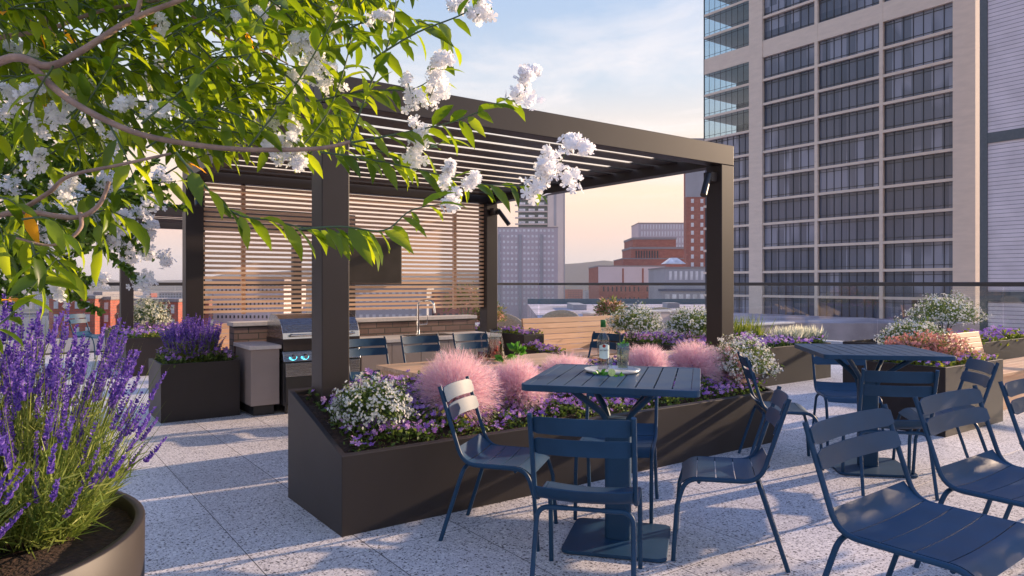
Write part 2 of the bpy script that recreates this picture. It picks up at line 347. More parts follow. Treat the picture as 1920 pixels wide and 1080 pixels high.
# ---------------------------------------------------------------- terrace floor
def floor_mat():
    m, nt, out = newmat('terrazzo_pavers')
    b = N(nt, 'ShaderNodeBsdfPrincipled'); L(nt, b.outputs[0], out.inputs[0])
    v = coords(nt)
    n0 = N(nt, 'ShaderNodeTexNoise'); n0.inputs['Scale'].default_value = 30; n0.inputs['Detail'].default_value = 3; L(nt, v, n0.inputs['Vector'])
    mixv = N(nt, 'ShaderNodeMixRGB', blend_type='ADD'); mixv.inputs[0].default_value = 0.03; L(nt, v, mixv.inputs[1]); L(nt, n0.outputs['Color'], mixv.inputs[2])
    base = None
    cur = ramp(nt, [(0.3, (0.60, 0.56, 0.57)), (0.7, (0.74, 0.70, 0.69))])
    nb = N(nt, 'ShaderNodeTexNoise'); nb.inputs['Scale'].default_value = 60; nb.inputs['Detail'].default_value = 2; L(nt, v, nb.inputs['Vector']); L(nt, nb.outputs[0], cur.inputs[0])
    cur = cur.outputs[0]
    for sc, th, cc, rseed in ((36, 0.28, (0.06, 0.055, 0.06), .28), (60, 0.32, (0.09, 0.08, 0.085), .40), (90, 0.34, (0.22, 0.19, 0.18), .42), (34, 0.32, (0.84, 0.80, 0.77), .4)):
        vo = N(nt, 'ShaderNodeTexVoronoi'); vo.inputs['Scale'].default_value = sc; L(nt, mixv.outputs[0], vo.inputs['Vector'])
        lt = N(nt, 'ShaderNodeMath', operation='LESS_THAN'); lt.inputs[1].default_value = th; L(nt, vo.outputs['Distance'], lt.inputs[0])
        sp = N(nt, 'ShaderNodeSeparateColor'); L(nt, vo.outputs['Color'], sp.inputs[0])
        l2 = N(nt, 'ShaderNodeMath', operation='LESS_THAN'); l2.inputs[1].default_value = rseed+.12; L(nt, sp.outputs[0], l2.inputs[0])
        mu = N(nt, 'ShaderNodeMath', operation='MULTIPLY'); L(nt, lt.outputs[0], mu.inputs[0]); L(nt, l2.outputs[0], mu.inputs[1])
        mx = N(nt, 'ShaderNodeMixRGB'); L(nt, mu.outputs[0], mx.inputs[0]); L(nt, cur, mx.inputs[1]); mx.inputs[2].default_value = c4(cc); cur = mx.outputs[0]
    s = N(nt, 'ShaderNodeSeparateXYZ'); L(nt, v, s.inputs[0])
    def joint(sock, period, offs, half):
        ad = N(nt, 'ShaderNodeMath', operation='SUBTRACT'); ad.inputs[1].default_value = offs; L(nt, sock, ad.inputs[0])
        pp = N(nt, 'ShaderNodeMath', operation='PINGPONG'); pp.inputs[1].default_value = period/2; L(nt, ad.outputs[0], pp.inputs[0])
        l = N(nt, 'ShaderNodeMath', operation='LESS_THAN'); l.inputs[1].default_value = half; L(nt, pp.outputs[0], l.inputs[0]); return l.outputs[0]
    j1 = joint(s.outputs[0], .6, .51, .0028); j2 = joint(s.outputs[1], 1.2, .1, .0022)
    jm = N(nt, 'ShaderNodeMath', operation='MAXIMUM'); L(nt, j1, jm.inputs[0]); L(nt, j2, jm.inputs[1])
    # tone differs from paver to paver
    fl = []
    for so_, per, of in ((s.outputs[0], .6, .51), (s.outputs[1], 1.2, .1)):
        q = N(nt, 'ShaderNodeMath', operation='SUBTRACT'); q.inputs[1].default_value = of; L(nt, so_, q.inputs[0])
        d = N(nt, 'ShaderNodeMath', operation='DIVIDE'); d.inputs[1].default_value = per; L(nt, q.outputs[0], d.inputs[0])
        f = N(nt, 'ShaderNodeMath', operation='FLOOR'); L(nt, d.outputs[0], f.inputs[0]); fl.append(f.outputs[0])
    cc_ = N(nt, 'ShaderNodeCombineXYZ'); L(nt, fl[0], cc_.inputs[0]); L(nt, fl[1], cc_.inputs[1])
    wn = N(nt, 'ShaderNodeTexWhiteNoise'); L(nt, cc_.outputs[0], wn.inputs['Vector'])
    mrr = N(nt, 'ShaderNodeMapRange'); mrr.inputs['To Min'].default_value = .9; mrr.inputs['To Max'].default_value = 1.06; L(nt, wn.outputs['Value'], mrr.inputs['Value'])
    hs = N(nt, 'ShaderNodeHueSaturation'); L(nt, mrr.outputs[0], hs.inputs['Value']); L(nt, cur, hs.inputs['Color'])
    big = N(nt, 'ShaderNodeTexNoise'); big.inputs['Scale'].default_value = 1.3; big.inputs['Detail'].default_value = 6; L(nt, v, big.inputs['Vector'])
    mb_ = N(nt, 'ShaderNodeMapRange'); mb_.inputs['To Min'].default_value = .82; mb_.inputs['To Max'].default_value = 1.12; L(nt, big.outputs[0], mb_.inputs['Value'])
    hs2 = N(nt, 'ShaderNodeHueSaturation'); L(nt, mb_.outputs[0], hs2.inputs['Value']); L(nt, hs.outputs[0], hs2.inputs['Color'])
    mj = N(nt, 'ShaderNodeMixRGB'); L(nt, jm.outputs[0], mj.inputs[0]); L(nt, hs2.outputs[0], mj.inputs[1]); mj.inputs[2].default_value = (.05, .045, .05, 1)
    L(nt, mj.outputs[0], b.inputs['Base Color'])
    r2 = N(nt, 'ShaderNodeMapRange'); r2.inputs['To Min'].default_value = .38; r2.inputs['To Max'].default_value = .62; L(nt, big.outputs[0], r2.inputs['Value']); L(nt, r2.outputs[0], b.inputs['Roughness'])
    bp = N(nt, 'ShaderNodeBump'); bp.invert = True; bp.inputs['Strength'].default_value = .5; bp.inputs['Distance'].default_value = .004; L(nt, jm.outputs[0], bp.inputs['Height'])
    bp2 = N(nt, 'ShaderNodeBump'); bp2.inputs['Strength'].default_value = .25; bp2.inputs['Distance'].default_value = .003; L(nt, nb.outputs[0], bp2.inputs['Height']); L(nt, bp.outputs[0], bp2.inputs['Normal'])
    L(nt, bp2.outputs[0], b.inputs['Normal']); return m
o = MB().box(-16, 14.2, -8, 18.2, -0.3, 0).build('terrace_floor', floor_mat()); o.rotation_euler = (0, 0, TH); tag(o, kind='structure')

def city_ground_mat():
    m, nt, out = newmat('city_ground')
    b = N(nt, 'ShaderNodeBsdfPrincipled'); L(nt, b.outputs[0], out.inputs[0]); b.inputs['Roughness'].default_value = .95
    v = coords(nt)
    a = N(nt, 'ShaderNodeTexVoronoi'); a.inputs['Scale'].default_value = .02; L(nt, v, a.inputs['Vector'])
    r = ramp(nt, [(0, (.06, .07, .05)), (.35, (.13, .12, .12)), (.6, (.25, .2, .19)), (1, (.1, .12, .09))]); s = N(nt, 'ShaderNodeSeparateColor'); L(nt, a.outputs['Color'], s.inputs[0]); L(nt, s.outputs[0], r.inputs[0])
    L(nt, r.outputs[0], b.inputs['Base Color']); return m
o = MB().add([(-9000,-3000,-32),(9000,-3000,-32),(9000,9000,-32),(-9000,9000,-32)], [(0,1,2,3)]).build('city_ground', city_ground_mat()); tag(o, kind='structure')

# ---------------------------------------------------------------- glass railing round the terrace
def railing(label, a0, b0, a1, b1, n):
    p0, p1 = ab(a0, b0), ab(a1, b1); d = p1-p0; Ln = d.length; ang = math.atan2(d.y, d.x)
    t = thing('glass_railing', label, 'railing', p0, ang)
    MB().box(0, Ln, -.035, .035, H-.045, H+.03).build('handrail', RAILM, t, .006)
    wd = Ln/n
    for i in range(n):
        MB().box(i*wd+.01, (i+1)*wd-.01, -.007, .007, .30, H-.046).build('glass_panel', GLASS, t)
    MB().box(0, Ln, -.12, .12, 0, .32).build('curb', CURB, t, .01)
    MB().box(0, Ln, -.14, -.121, 0.0, .03).build('base_trim', RAILM, t)
railing('glass railing with dark handrail along the far edge of the terrace', -16, 18, 14.035, 18, 14)
railing('glass railing with dark handrail between the terrace and the beige tower', 14, 17.88, 14, -8, 12)

# ---------------------------------------------------------------- planters
def soil_bed(t, corners, name='soil'):
    """lumpy soil patch through four corners (x,y,z) in order, as sheet"""
    n = 14; vs = []; c = [Vector(p) for p in corners]
    for j in range(n+1):
        for i in range(n+1):
            s_, r_ = i/n, j/n
            p = c[0]*(1-s_)*(1-r_)+c[1]*s_*(1-r_)+c[2]*s_*r_+c[3]*(1-s_)*r_
            vs.append((p.x, p.y, p.z+random.uniform(-.012, .012)))
    fs = [(j*(n+1)+i, j*(n+1)+i+1, (j+1)*(n+1)+i+1, (j+1)*(n+1)+i) for j in range(n) for i in range(n)]
    MB().add(vs, fs, True).build(name, SOIL, t)
def planter(label, a0, a1, b0, b1, zf, zb=None, group=None, wall=.035):
    zb = zf if zb is None else zb
    t = thing('planter_box', label, 'planter', ab(a0, b0), TH, group)
    W, D = a1-a0, b1-b0
    q = lambda x0, x1, y0, y1: [(x0,y0,0),(x1,y0,0),(x1,y1,0),(x0,y1,0)]+[(x, y, zf+(zb-zf)*y/D) for x, y in ((x0,y0),(x1,y0),(x1,y1),(x0,y1))]
    m = MB(); k = wall
    o_ = [(0,0),(W,0),(W,D),(0,D)]; i_ = [(k,k),(W-k,k),(W-k,D-k),(k,D-k)]
    hz = lambda y: zf+(zb-zf)*y/D
    vs = [(x,y,0) for x,y in o_]+[(x,y,hz(y)) for x,y in o_]+[(x,y,hz(y)) for x,y in i_]+[(x,y,hz(y)-.14) for x,y in i_]
    fs = [(i,(i+1)%4,4+(i+1)%4,4+i) for i in range(4)]+[(4+i,4+(i+1)%4,8+(i+1)%4,8+i) for i in range(4)]+[(8+i,8+(i+1)%4,12+(i+1)%4,12+i) for i in range(4)]
    m.add(vs, fs).build('shell', BRONZE, t, .003)
    soil_bed(t, [(k,k,hz(k)-.05),(W-k,k,hz(k)-.05),(W-k,D-k,hz(D)-.05),(k,D-k,hz(D)-.05)])
    return t

def bedding(label, a0, a1, b0, b1, zf, zb, dens=700, fl=PURPF, lf=SHRUBG, fs=.018, hgt=.09, ff=.5, skip=None, extra=None):
    """mat of small flowers covering a bed"""
    area = (a1-a0)*(b1-b0); n = int(area*dens)
    A = rng.uniform(a0, a1, n); B = rng.uniform(b0, b1, n)
    lump = .5+.5*np.sin(A*9.1+B*3.3)*np.cos(B*11.7+A*4.1)
    Z = zf+(zb-zf)*(B-b0)/max(b1-b0, 1e-6)+hgt*(.35+.65*lump)*rng.uniform(.55, 1.1, n)
    P = np.stack([A*CT-B*ST, A*ST+B*CT, Z], 1)
    t = thing('flower_bed', label, 'flowers'); t['kind'] = 'stuff'
    nf = int(n*ff); up = np.array([[-.15, -.5, 1.0]])+rng.normal(size=(nf, 3))*.45
    f = NB().scatter(FLOWER, P[:nf], zframes(up), rng.uniform(.7, 1.25, nf)*fs)
    f = f.build('petals', fl, t)
    P2 = np.repeat(P, 3, 0)+rng.normal(size=(n*3, 3))*[.02, .02, .012]; P2[:, 2] -= hgt*rng.uniform(.1, .8, n*3)
    dd = rng.normal(size=(n*3, 3))*[1, 1, .5]+[0, 0, .55]
    NB().scatter(ROUNDL, P2, frames(dd), rng.uniform(.7, 1.3, n*3)*fs*1.7).build('foliage', lf, t)
    for o2 in t.children: o2['kind'] = 'stuff'
    return t

def shrub(name, label, c, r, nfl=420, fl=WHITEF, lf=SHRUBG, fs=.016, sx_=1.0, sz=.85, group=None, ls=.035, nlf=2200, cat='shrub'):
    t = thing(name, label, cat, (c[0], c[1], c[2]-r*sz), 0, group); c = np.array([0, 0, r*sz])
    def dome(n, lo, hi):
        d = unit(rng.normal(size=(n, 3))); d[:, 2] = np.abs(d[:, 2])*1.0-.35*rng.uniform(size=n)
        d = unit(d); lump = 1+.2*np.sin(d[:, 0]*7+c[0]*5)*np.cos(d[:, 1]*6+1.3)+.09*np.sin(d[:, 2]*13+d[:, 0]*9)
        rad = rng.uniform(lo, hi, n)*lump*r
        return c+d*rad[:, None]*[sx_, sx_, sz], d
    P, d = dome(nlf, .35, 1.0)
    NB().scatter(LEAFN if ls > .03 else ROUNDL, P, frames(d+rng.normal(size=d.shape)*.7), rng.uniform(.7, 1.3, nlf)*ls).build('foliage', lf, t)
    m = MB()
    for k in range(14):
        a = random.uniform(0, 6.28); e = random.uniform(.3, .8)
        m.tube([(0, 0, -.02), (math.cos(a)*r*e*.4, math.sin(a)*r*e*.4, r*sz*.7), (math.cos(a)*r*e, math.sin(a)*r*e, r*sz*1.3)], [.006, .004, .002], 5)
    m.build('stems', TWIG, t)
    if nfl:
        P, d = dome(nfl, .90, 1.06)
        k = 3; P = np.repeat(P, k, 0)+rng.normal(size=(nfl*k, 3))*fs*.6; d = np.repeat(d, k, 0)
        NB().scatter(FLOWER, P, zframes(d+rng.normal(size=d.shape)*.5), rng.uniform(.4, .72, nfl*k)*fs).build('blossoms', fl, t)
    return t

def plume(label, c, r, n=4200):
    t = thing('pink_grass', label, 'ornamental grass', (c[0], c[1], c[2]-r), 0, 'pink plume grasses in the long planter'); c0 = np.array([0, 0, r*.7])
    d = unit(rng.normal(size=(n, 3))); d[:, 2] = d[:, 2]*.95+.05; d = unit(d)
    lump = 1+.05*np.sin(d[:, 0]*6+c[0]*9)+.05*np.cos(d[:, 1]*7+d[:, 2]*5)
    st = c0+d*r*.15; ln = r*.9*lump*rng.uniform(.80, 1.0, n)
    sc = np.stack([np.full(n, .0026), ln, np.ones(n)], 1)
    nb = NB().scatter(BLADE, st, frames(d+rng.normal(size=d.shape)*.07), sc)
    k = 6; n2 = n*k; tt = rng.uniform(.45, 1.0, n2); P = np.repeat(st, k, 0)+np.repeat(d*ln[:, None], k, 0)*tt[:, None]
    dd = np.repeat(d, k, 0)+rng.normal(size=(n2, 3))*.28
    nb.scatter(BLADE, P, frames(dd), np.stack([np.full(n2, .0019), rng.uniform(.025, .05, n2), np.ones(n2)], 1))
    nb.build('plumes', PINKP, t)
    n3 = 120; d3 = unit(rng.normal(size=(n3, 3))*[1, 1, .3]+[0, 0, 1.2])
    NB().scatter(BLADE, np.zeros((n3, 3))+rng.normal(size=(n3, 3))*[.02, .02, 0], frames(d3), np.stack([np.full(n3, .004), rng.uniform(.7, 1.1, n3)*r, np.ones(n3)], 1)).build('blades', LAVG, t)
    return t

# the long sloping planter
PA0, PA1, PB0, PB1 = 1.64, 5.98, 3.99, 4.96; PZF, PZB = .475, .76
planter('long dark bronze planter with sloping rim, full of pink grass and purple flowers', PA0, PA1, PB0, PB1, PZF, PZB)
def bz(b): return PZF-.05+(PZB-PZF)*(b-PB0)/(PB1-PB0)
bedding('purple flowers and lime leaves carpeting the long sloping planter', PA0+.12, PA1-.06, PB0+.09, PB1-.06, bz(PB0+.09), bz(PB1-.06), 1500, fs=.019, ff=.42, hgt=.14)
bedding('taller purple flowers heaped behind the white bush by the pergola post', 2.05, 2.75, 4.42, 4.9, bz(4.42)+.02, bz(4.9), 1900, fs=.020, ff=.6, hgt=.17)
bedding('small yellow blooms among the purple in the long planter', 2.35, 2.7, 4.14, 4.3, bz(4.14)+.03, bz(4.3)+.03, 500, YELF, LIMEG, fs=.016, ff=.5, hgt=.1)
p = ab(2.00, 4.36); shrub('white_flower_bush', 'round bush of tiny white flowers at the near left end of the long planter', (p.x, p.y, .65), .25, 460, fs=.017)
p = ab(5.86, 4.32); shrub('white_flower_bush', 'white flowering bush spilling over the right end of the long planter', (p.x, p.y, .69), .33, 520, fs=.018)
PL = [(855, 4.45, .79, .32, 'largest fluffy pink grass, behind the slatted back of the left chair'), (968, 4.5, .72, .27, 'fluffy pink grass just left of the near blue table'),
      (1062, 4.55, .72, .27, 'pink grass mostly hidden behind the near blue table top'), (1212, 4.62, .75, .25, 'pink grass rising behind the drinks tray'),
      (1300, 4.55, .75, .28, 'pink grass behind the right corner of the near blue table'), (1362, 4.45, .71, .24, 'small mauve pink grass beside the right pergola post')]
for u, b, z, r, lb in PL:
    p = ab(a_at(u, b), b); plume(lb, (p.x, p.y, z), r)

# ---------------------------------------------------------------- pergolas
def spotlight(parent, x, y, z, dx_, dy_):
    m = MB().box(x-.05, x+.05, y-.05, y+.05, z-.05, z+.05).build('spotlight_mount', PERG, parent, .005)
    e = Vector((x+dx_*.12, y+dy_*.12, z-.04)); f = e+Vector((dx_*.14, dy_*.14, -.17))
    MB().tube([(x+dx_*.04, y+dy_*.04, z), e], .015, 8).tube([e-(f-e)*.35, f], .034, 14).build('spotlight', BLACK, m)
def pergola(label, a0, a1, b0, b1, z1, spots, pw=.2, skip=None):
    t = thing('pergola', label, 'pergola', ab(a0, b0), TH); W, D = a1-a0, b1-b0; hb = .21
    for x, y in ((0, 0), (W-pw, 0), (0, D-pw), (W-pw, D-pw)):
        if skip is not None and x == 0 and y > 0: continue
        MB().box(x, x+pw, y, y+pw, .0, z1-hb-.003).build('post', PERG, t, .006)
    MB().box(0, W, 0, pw*.8, z1-hb, z1).build('beam', PERG, t, .006)
    MB().box(0, W, D-pw*.8, D, z1-hb, z1).build('beam', PERG, t, .006)
    MB().box(0, pw*.8, pw*.8+.002, D-pw*.8-.002, z1-hb, z1).build('beam', PERG, t, .006)
    MB().box(W-pw*.8, W, pw*.8+.002, D-pw*.8-.002, z1-hb, z1).build('beam', PERG, t, .006)
    y = .42; ca, sa = math.cos(R(2)), math.sin(R(2)); hw = .138
    while y < D-.35:
        zc = z1-.10; th = .005; m = MB(); ys = [(-hw*ca, -hw*sa), (hw*ca, hw*sa)]
        x0, x1 = pw*.8+.004, W-pw*.8-.004
        (ya, za), (yb, zb_) = ys
        m.hexa([(x0,y+ya,zc+za-th),(x1,y+ya,zc+za-th),(x1,y+yb,zc+zb_-th),(x0,y+yb,zc+zb_-th),(x0,y+ya,zc+za+th),(x1,y+ya,zc+za+th),(x1,y+yb,zc+zb_+th),(x0,y+yb,zc+zb_+th)])
        m.build('louver', PERG, t); y += .345
    for s in spots: spotlight(t, *s)
    return t
G0, G1, GB0, GB1, GZ = 1.78, 6.26, 4.68, 9.25, 2.95
W_, D_ = G1-G0, GB1-GB0
pergola('dark bronze louvred pergola over the outdoor kitchen and dining table', G0, G1, GB0, GB1, GZ,
        [(W_-.255, .1, GZ-.34, -.8, -.3), (W_-.1, D_-.255, GZ-.34, .5, -.8), (.1, D_-.255, GZ-.34, -.1, -.9)])
pergola('second dark pergola farther back at the left, behind the slatted screen', 1.72, 6.1, 14.1, 17.6, GZ, [(.255, .1, GZ-.34, .8, -.3)], skip=1)

# slatted screen between the far posts
t = thing('slatted_screen', 'horizontal timber slat screen at the back of the pergola', 'screen', ab(G0+.2, GB1-.10), TH)
SW = W_-.4; z = 1.14
while z < GZ-.24:
    MB().box(.002, SW-.002, -.02, .02, z, z+.033).build('slat', SLAT, t); z += .0595
for x in (a_at(453, 9.17)-G0-.2, a_at(851, 9.17)-G0-.2):
    MB().box(x, x+.05, .021, .065, 1.12, GZ-.215).build('batten', SLAT, t)
for x in (.0, SW-.04): MB().box(x, x+.04, .021, .065, 1.12, GZ-.215).build('end_channel', PERG, t)
t = thing('outdoor_television', 'flat dark television panel hung on the slatted screen', 'television', ab(a_at(600, 9.08), 9.08, 1.5), TH)
tw = a_at(752, 9.08)-a_at(600, 9.08)
MB().box(0, tw, -.03, .03, 0, .64).build('casing', solid('tv_cover', (.075, .062, .056), .45), t, .008)
MB().box(.03, tw-.03, -.034, -.0305, .03, .61).build('screen', solid('tv_screen', (.055, .046, .042), .3), t)

# ---------------------------------------------------------------- outdoor kitchen
CA0, CA1, CB0, CB1 = 2.27, 5.70, 8.15, 8.82; CZ = .80
t = thing('kitchen_counter', 'long taupe outdoor kitchen counter with stone top and brick ledge', 'counter', ab(CA0, CB0), TH)
GX0, GX1 = .36, 1.30
for x0, x1 in ((0, GX0-.012), (GX1+.012, CA1-CA0)):
    MB().box(x0+.015, x1-.015, .02, CB1-CB0, .12, CZ-.045).build('cabinet_body', CABINET, t, .004)
    MB().box(x0+.06, x1-.06, .08, CB1-CB0-.02, .0, .119).build('plinth', BLACK, t)
    MB().box(x0-.01, x1, -.015, CB1-CB0+.0, CZ-.043, CZ).build('countertop', STONE, t, .004)
nd = 5; x0, x1 = GX1+.03, CA1-CA0-.02; wd = (x1-x0)/nd
for i in range(nd):
    dd = MB().box(x0+i*wd+.004, x0+(i+1)*wd-.004, .003, .018, .14, CZ-.055).build('cabinet_door', CABINET, t, .002)
LB0 = CB1-CB0+.003
MB().box(0, CA1-CA0, LB0, LB0+.22, 0.0, .985).build('brick_ledge', BRICK, t)
MB().box(-.02, CA1-CA0+.02, LB0-.02, LB0+.25, .988, 1.035).build('ledge_cap', STONE, t, .004)
sx0 = a_at(800, 8.5)-CA0
MB().box(sx0-.3, sx0+.35, .12, .5, CZ+.001, CZ+.006).build('sink_rim', STEEL, t)
MB().box(sx0-.27, sx0+.32, .15, .47, CZ+.0065, CZ+.0075).build('sink_basin', BLACK, t)
fx = sx0-.02
f = MB().tube(fillet([(fx, .56, CZ), (fx, .56, CZ+.46), (fx+.02, .42, CZ+.47), (fx+.10, .32, CZ+.47), (fx+.12, .30, CZ+.30)], .09), .017, 10).tube([(fx, .56, CZ), (fx, .56, CZ+.2)], .026, 12).build('faucet', CHROME, t)
MB().tube([(fx, .56, CZ+.13), (fx+.13, .54, CZ+.14)], .011, 8).tube([(fx+.13, .54, CZ+.14), (fx+.13, .53, CZ+.26)], .007, 8).build('faucet_lever', CHROME, f)

t = thing('gas_grill', 'stainless gas grill with closed ribbed hood and glowing knobs', 'grill', ab(CA0+GX0, CB0-.06), TH)
gw = GX1-GX0
MB().box(0, gw, .02, .66, .10, .60).build('cart_body', BLACK, t, .006)
MB().box(.02, gw-.02, -.004, .018, .43, .585).build('drawer', STEEL, t, .004)
MB().box(.02, gw/2-.004, -.002, .018, .13, .42).build('cart_door', BLACK, t, .004)
MB().box(gw/2+.004, gw-.02, -.002, .018, .13, .42).build('cart_door', BLACK, t, .004)
for x in (.05, gw-.05):
    for y in (.08, .6): MB().tube([(x, y, 0), (x, y, .1)], .02, 8).build('leg', BLACK, t)
MB().hexa([(0,.0,.602),(gw,.0,.602),(gw,.66,.602),(0,.66,.602),(0,.05,.72),(gw,.05,.72),(gw,.66,.72),(0,.66,.72)]).build('control_panel', STEEL, t, .004)
MB().box(0, gw, .03, .66, .723, .86).build('firebox', solid('grill_dark', (.06, .05, .05), .35, .6), t, .004)
prof = [(.04, .862), (.05, .93), (.10, 1.02), (.18, 1.09), (.30, 1.135), (.50, 1.14), (.62, 1.06), (.64, .862)]
n = len(prof); hv = [(0, y, z_) for y, z_ in prof]+[(gw, y, z_) for y, z_ in prof]
h_ = MB().add(hv, [tuple(range(n)), tuple(range(2*n-1, n-1, -1))]+[(i, n+i, n+i+1, i+1) for i in range(n-1)]).build('hood', STEEL, t, .004)
MB().tube([(.08, .0, .905), (gw-.08, .0, .905)], .013, 8).build('hood_handle', CHROME, h_)
for x in (.1, gw-.1): MB().tube([(x, .0, .905), (x, .06, .905)], .016, 8).build('handle_bracket', BLACK, h_)
km, knt, kout = newmat('knob_glow'); ke = N(knt, 'ShaderNodeEmission'); ke.inputs[0].default_value = (.1, .75, 1, 1); ke.inputs[1].default_value = 2.2; L(knt, ke.outputs[0], kout.inputs[0])
for x in (.11, .25, .55, .69, .83):
    k = MB().tube([(x, .02, .66), (x, -.025, .65)], .026, 16).build('knob', STEEL, t)
    if x < .3:
        rr = []
        for q in range(13):
            a = math.pi+math.pi*q/12; rr.append((x+.040*math.cos(a), .008, .657+.036*math.sin(a)))
        MB().tube(rr, .0045, 6).build('lit_ring', km, k)

# ---------------------------------------------------------------- teak tables, benches
def slab_table(label, a0, a1, b0, b1, zt, nb=5):
    t = thing('wooden_table', label, 'table', ab(a0, b0), TH); W, D = a1-a0, b1-b0
    wd = D/nb
    m = MB()
    for i in range(nb): m.box(0, W, i*wd+.003, (i+1)*wd-.003, zt-.035, zt)
    m.build('tabletop', TEAK, t, .003)
    MB().box(.03, W-.03, .03, D-.03, zt-.12, zt-.036).build('apron', TEAK, t)
    for x in (.04, W-.12):
        for y in (.04, D-.12): MB().box(x, x+.08, y, y+.08, 0, zt-.121).build('leg', BLACK if nb > 2 else TEAK, t, .003)
    return t
slab_table('long teak dining table with pitcher and glasses under the pergola', 2.85, 4.86, 5.23, 6.12, .74)
slab_table('narrow teak table at the right end, nearly hidden by pink grass', 5.0, 6.5, 5.18, 5.50, .74, 2)

def bench(label, a0, a1, b0, b1, zs, zb, back=True, ends=False, lean=.10, xb=None):
    t = thing('wooden_bench', label, 'bench', ab(a0, b0), TH); W, D = a1-a0, b1-b0
    m = MB(); k = 5; wd = (D-.06)/k
    for i in range(k): m.box(0, W, i*wd+.003, (i+1)*wd-.003, zs-.04, zs)
    m.build('seat', BENCHW, t, .003)
    MB().box(.04, W-.04, .05, D-.05, 0, zs-.041).build('base', BENCHW, t)
    if back:
        bx0, bx1 = xb if xb else (0, W)
        m = MB(); k = 6; hh = (zb-zs)/k
        for i in range(k):
            y0 = D-.055+lean*(i/k); y1 = D-.055+lean*((i+1)/k); z0, z1 = zs+.004+i*hh, zs+(i+1)*hh-.003
            m.hexa([(bx0,y0,z0),(bx1,y0,z0),(bx1,y0+.04,z0),(bx0,y0+.04,z0),(bx0,y1,z1),(bx1,y1,z1),(bx1,y1+.04,z1),(bx0,y1+.04,z1)])
        m.build('backrest', BENCHW, t, .003)
    return t
bench('long sunlit timber bench with high back beyond the dining table', 6.70, 9.0, 8.0, 8.95, .42, .95)
bench('timber bench with slanted back at the right edge by the shrubs', 8.95, 12.6, 3.35, 4.02, .45, .86, xb=(.3, 1.75))
bench('small pale timber bench end beside the planter far left', 2.6, 3.4, 10.6, 11.2, .45, .9)

# ---------------------------------------------------------------- other planters and their plants
planter('dark square planter with lavender in front of the kitchen', 1.40, 2.22, 8.38, 9.16, .63)
bedding('lilac flowers round the foot of the lavender by the kitchen', 1.46, 2.18, 8.42, 9.1, .62, .62, 1300, fs=.022, ff=.5, hgt=.14)
planter('long bronze planter around the second pergola post at far left', 1.64, 3.0, 12.86, 15.7, .62)
bedding('pink and lilac flowers in the far left planter', 1.7, 2.95, 12.9, 15.6, .6, .6, 500, fs=.03, ff=.6, hgt=.14)
bedding('yellow green edging plants in the far left planter', 1.9, 2.95, 12.88, 13.1, .6, .6, 900, YELF, LIMEG, fs=.02, ff=.4, hgt=.08)
p = ab(2.2, 14.7); shrub('white_flower_bush', 'pale flowering bush behind the far left pergola post', (p.x, p.y, .85), .42, 380, CREAMF, fs=.03, ls=.05, nlf=1600)
planter('brown planter box between the kitchen and the sunlit bench', 6.30, 6.68, 8.42, 10.2, .74)
bedding('lilac flowers and lime leaves in the brown planter by the bench', 6.33, 6.66, 8.45, 10.1, .72, .72, 900, fs=.026, lf=LIMEG, ff=.5, hgt=.12)
p = ab(6.45, 9.6); shrub('red_leaf_bush', 'reddish bush in the planter beside the right far pergola post', (p.x, p.y, .95), .28, 0, lf=REDB, ls=.06, nlf=1500)
p = ab(7.2, 11.5); shrub('red_leaf_bush', 'orange red bush rising just right of the far pergola post', (p.x, p.y, 1.12), .42, 0, lf=REDB, ls=.08, nlf=1600)
planter('low dark planter just beyond the counter end, with lilac flowers', 5.95, 6.25, 7.4, 8.1, .58)
bedding('bright lilac flowers in the low planter past the counter end', 5.97, 6.23, 7.42, 8.05, .56, .56, 1500, fs=.024, lf=LIMEG, ff=.55, hgt=.13)
planter('wide bronze planter bed between the long bench and the glass railing', 8.30, 10.8, 6.22, 9.0, .56)
bedding('purple flowers edging the wide planter bed', 8.34, 10.7, 6.26, 8.8, .54, .54, 380, fs=.03, ff=.6, hgt=.15)
for a, b, r, lb in ((8.42, 8.25, .40, 'white flowering bush above the purple bed right of the bottle'), (8.72, 7.3, .36, 'white flowering bush half hidden by the right pergola post')):
    p = ab(a, b); shrub('white_flower_bush', lb, (p.x, p.y, .80), r, 420, fs=.024, ls=.045, nlf=3200, sx_=1.1)
p = ab(a_at(1143, 9.6), 9.6); shrub('red_leaf_bush', 'orange red bush at the right end of the sunlit bench', (p.x, p.y, .98), .26, 0, lf=REDB, ls=.08, nlf=1100)
def tuft(name, label, a, b, z, w_, n, mat, h0, h1, bw=.012, tipmat=None, cat='ornamental grass'):
    c = ab(a, b, z); t = thing(name, label, cat, c, TH)
    P = np.stack([rng.uniform(-w_, w_, n), rng.uniform(-.22, .22, n), np.zeros(n)], 1); d = rng.normal(size=(n, 3))*.28+[0, 0, 1]
    hl = rng.uniform(h0, h1, n)
    NB().scatter(BLADE, P, frames(d), np.stack([np.full(n, bw), hl, np.ones(n)], 1)).build('blades', mat, t)
    if tipmat:
        tp = P+unit(d)*hl[:, None]*.75
        NB().scatter(BLADE, tp, frames(d+rng.normal(size=d.shape)*.1), np.stack([np.full(n, bw*1.5), hl*.45, np.ones(n)], 1)).build('flower_tips', tipmat, t)
    return t
tuft('yellow_grass', 'yellow green spiky plants behind the right pergola post', 9.9, 7.5, .52, .75, 520, LIMEG, .2, .52, .02)
tuft('white_heather', 'low white tipped heather above the corner of the far blue table', 10.55, 6.65, .52, .42, 700, SHRUBG, .12, .28, .012, CREAMF)
planter('dark brown planter box behind the far blue table, with red and white bushes', 7.48, 8.87, 3.13, 4.0, .68)
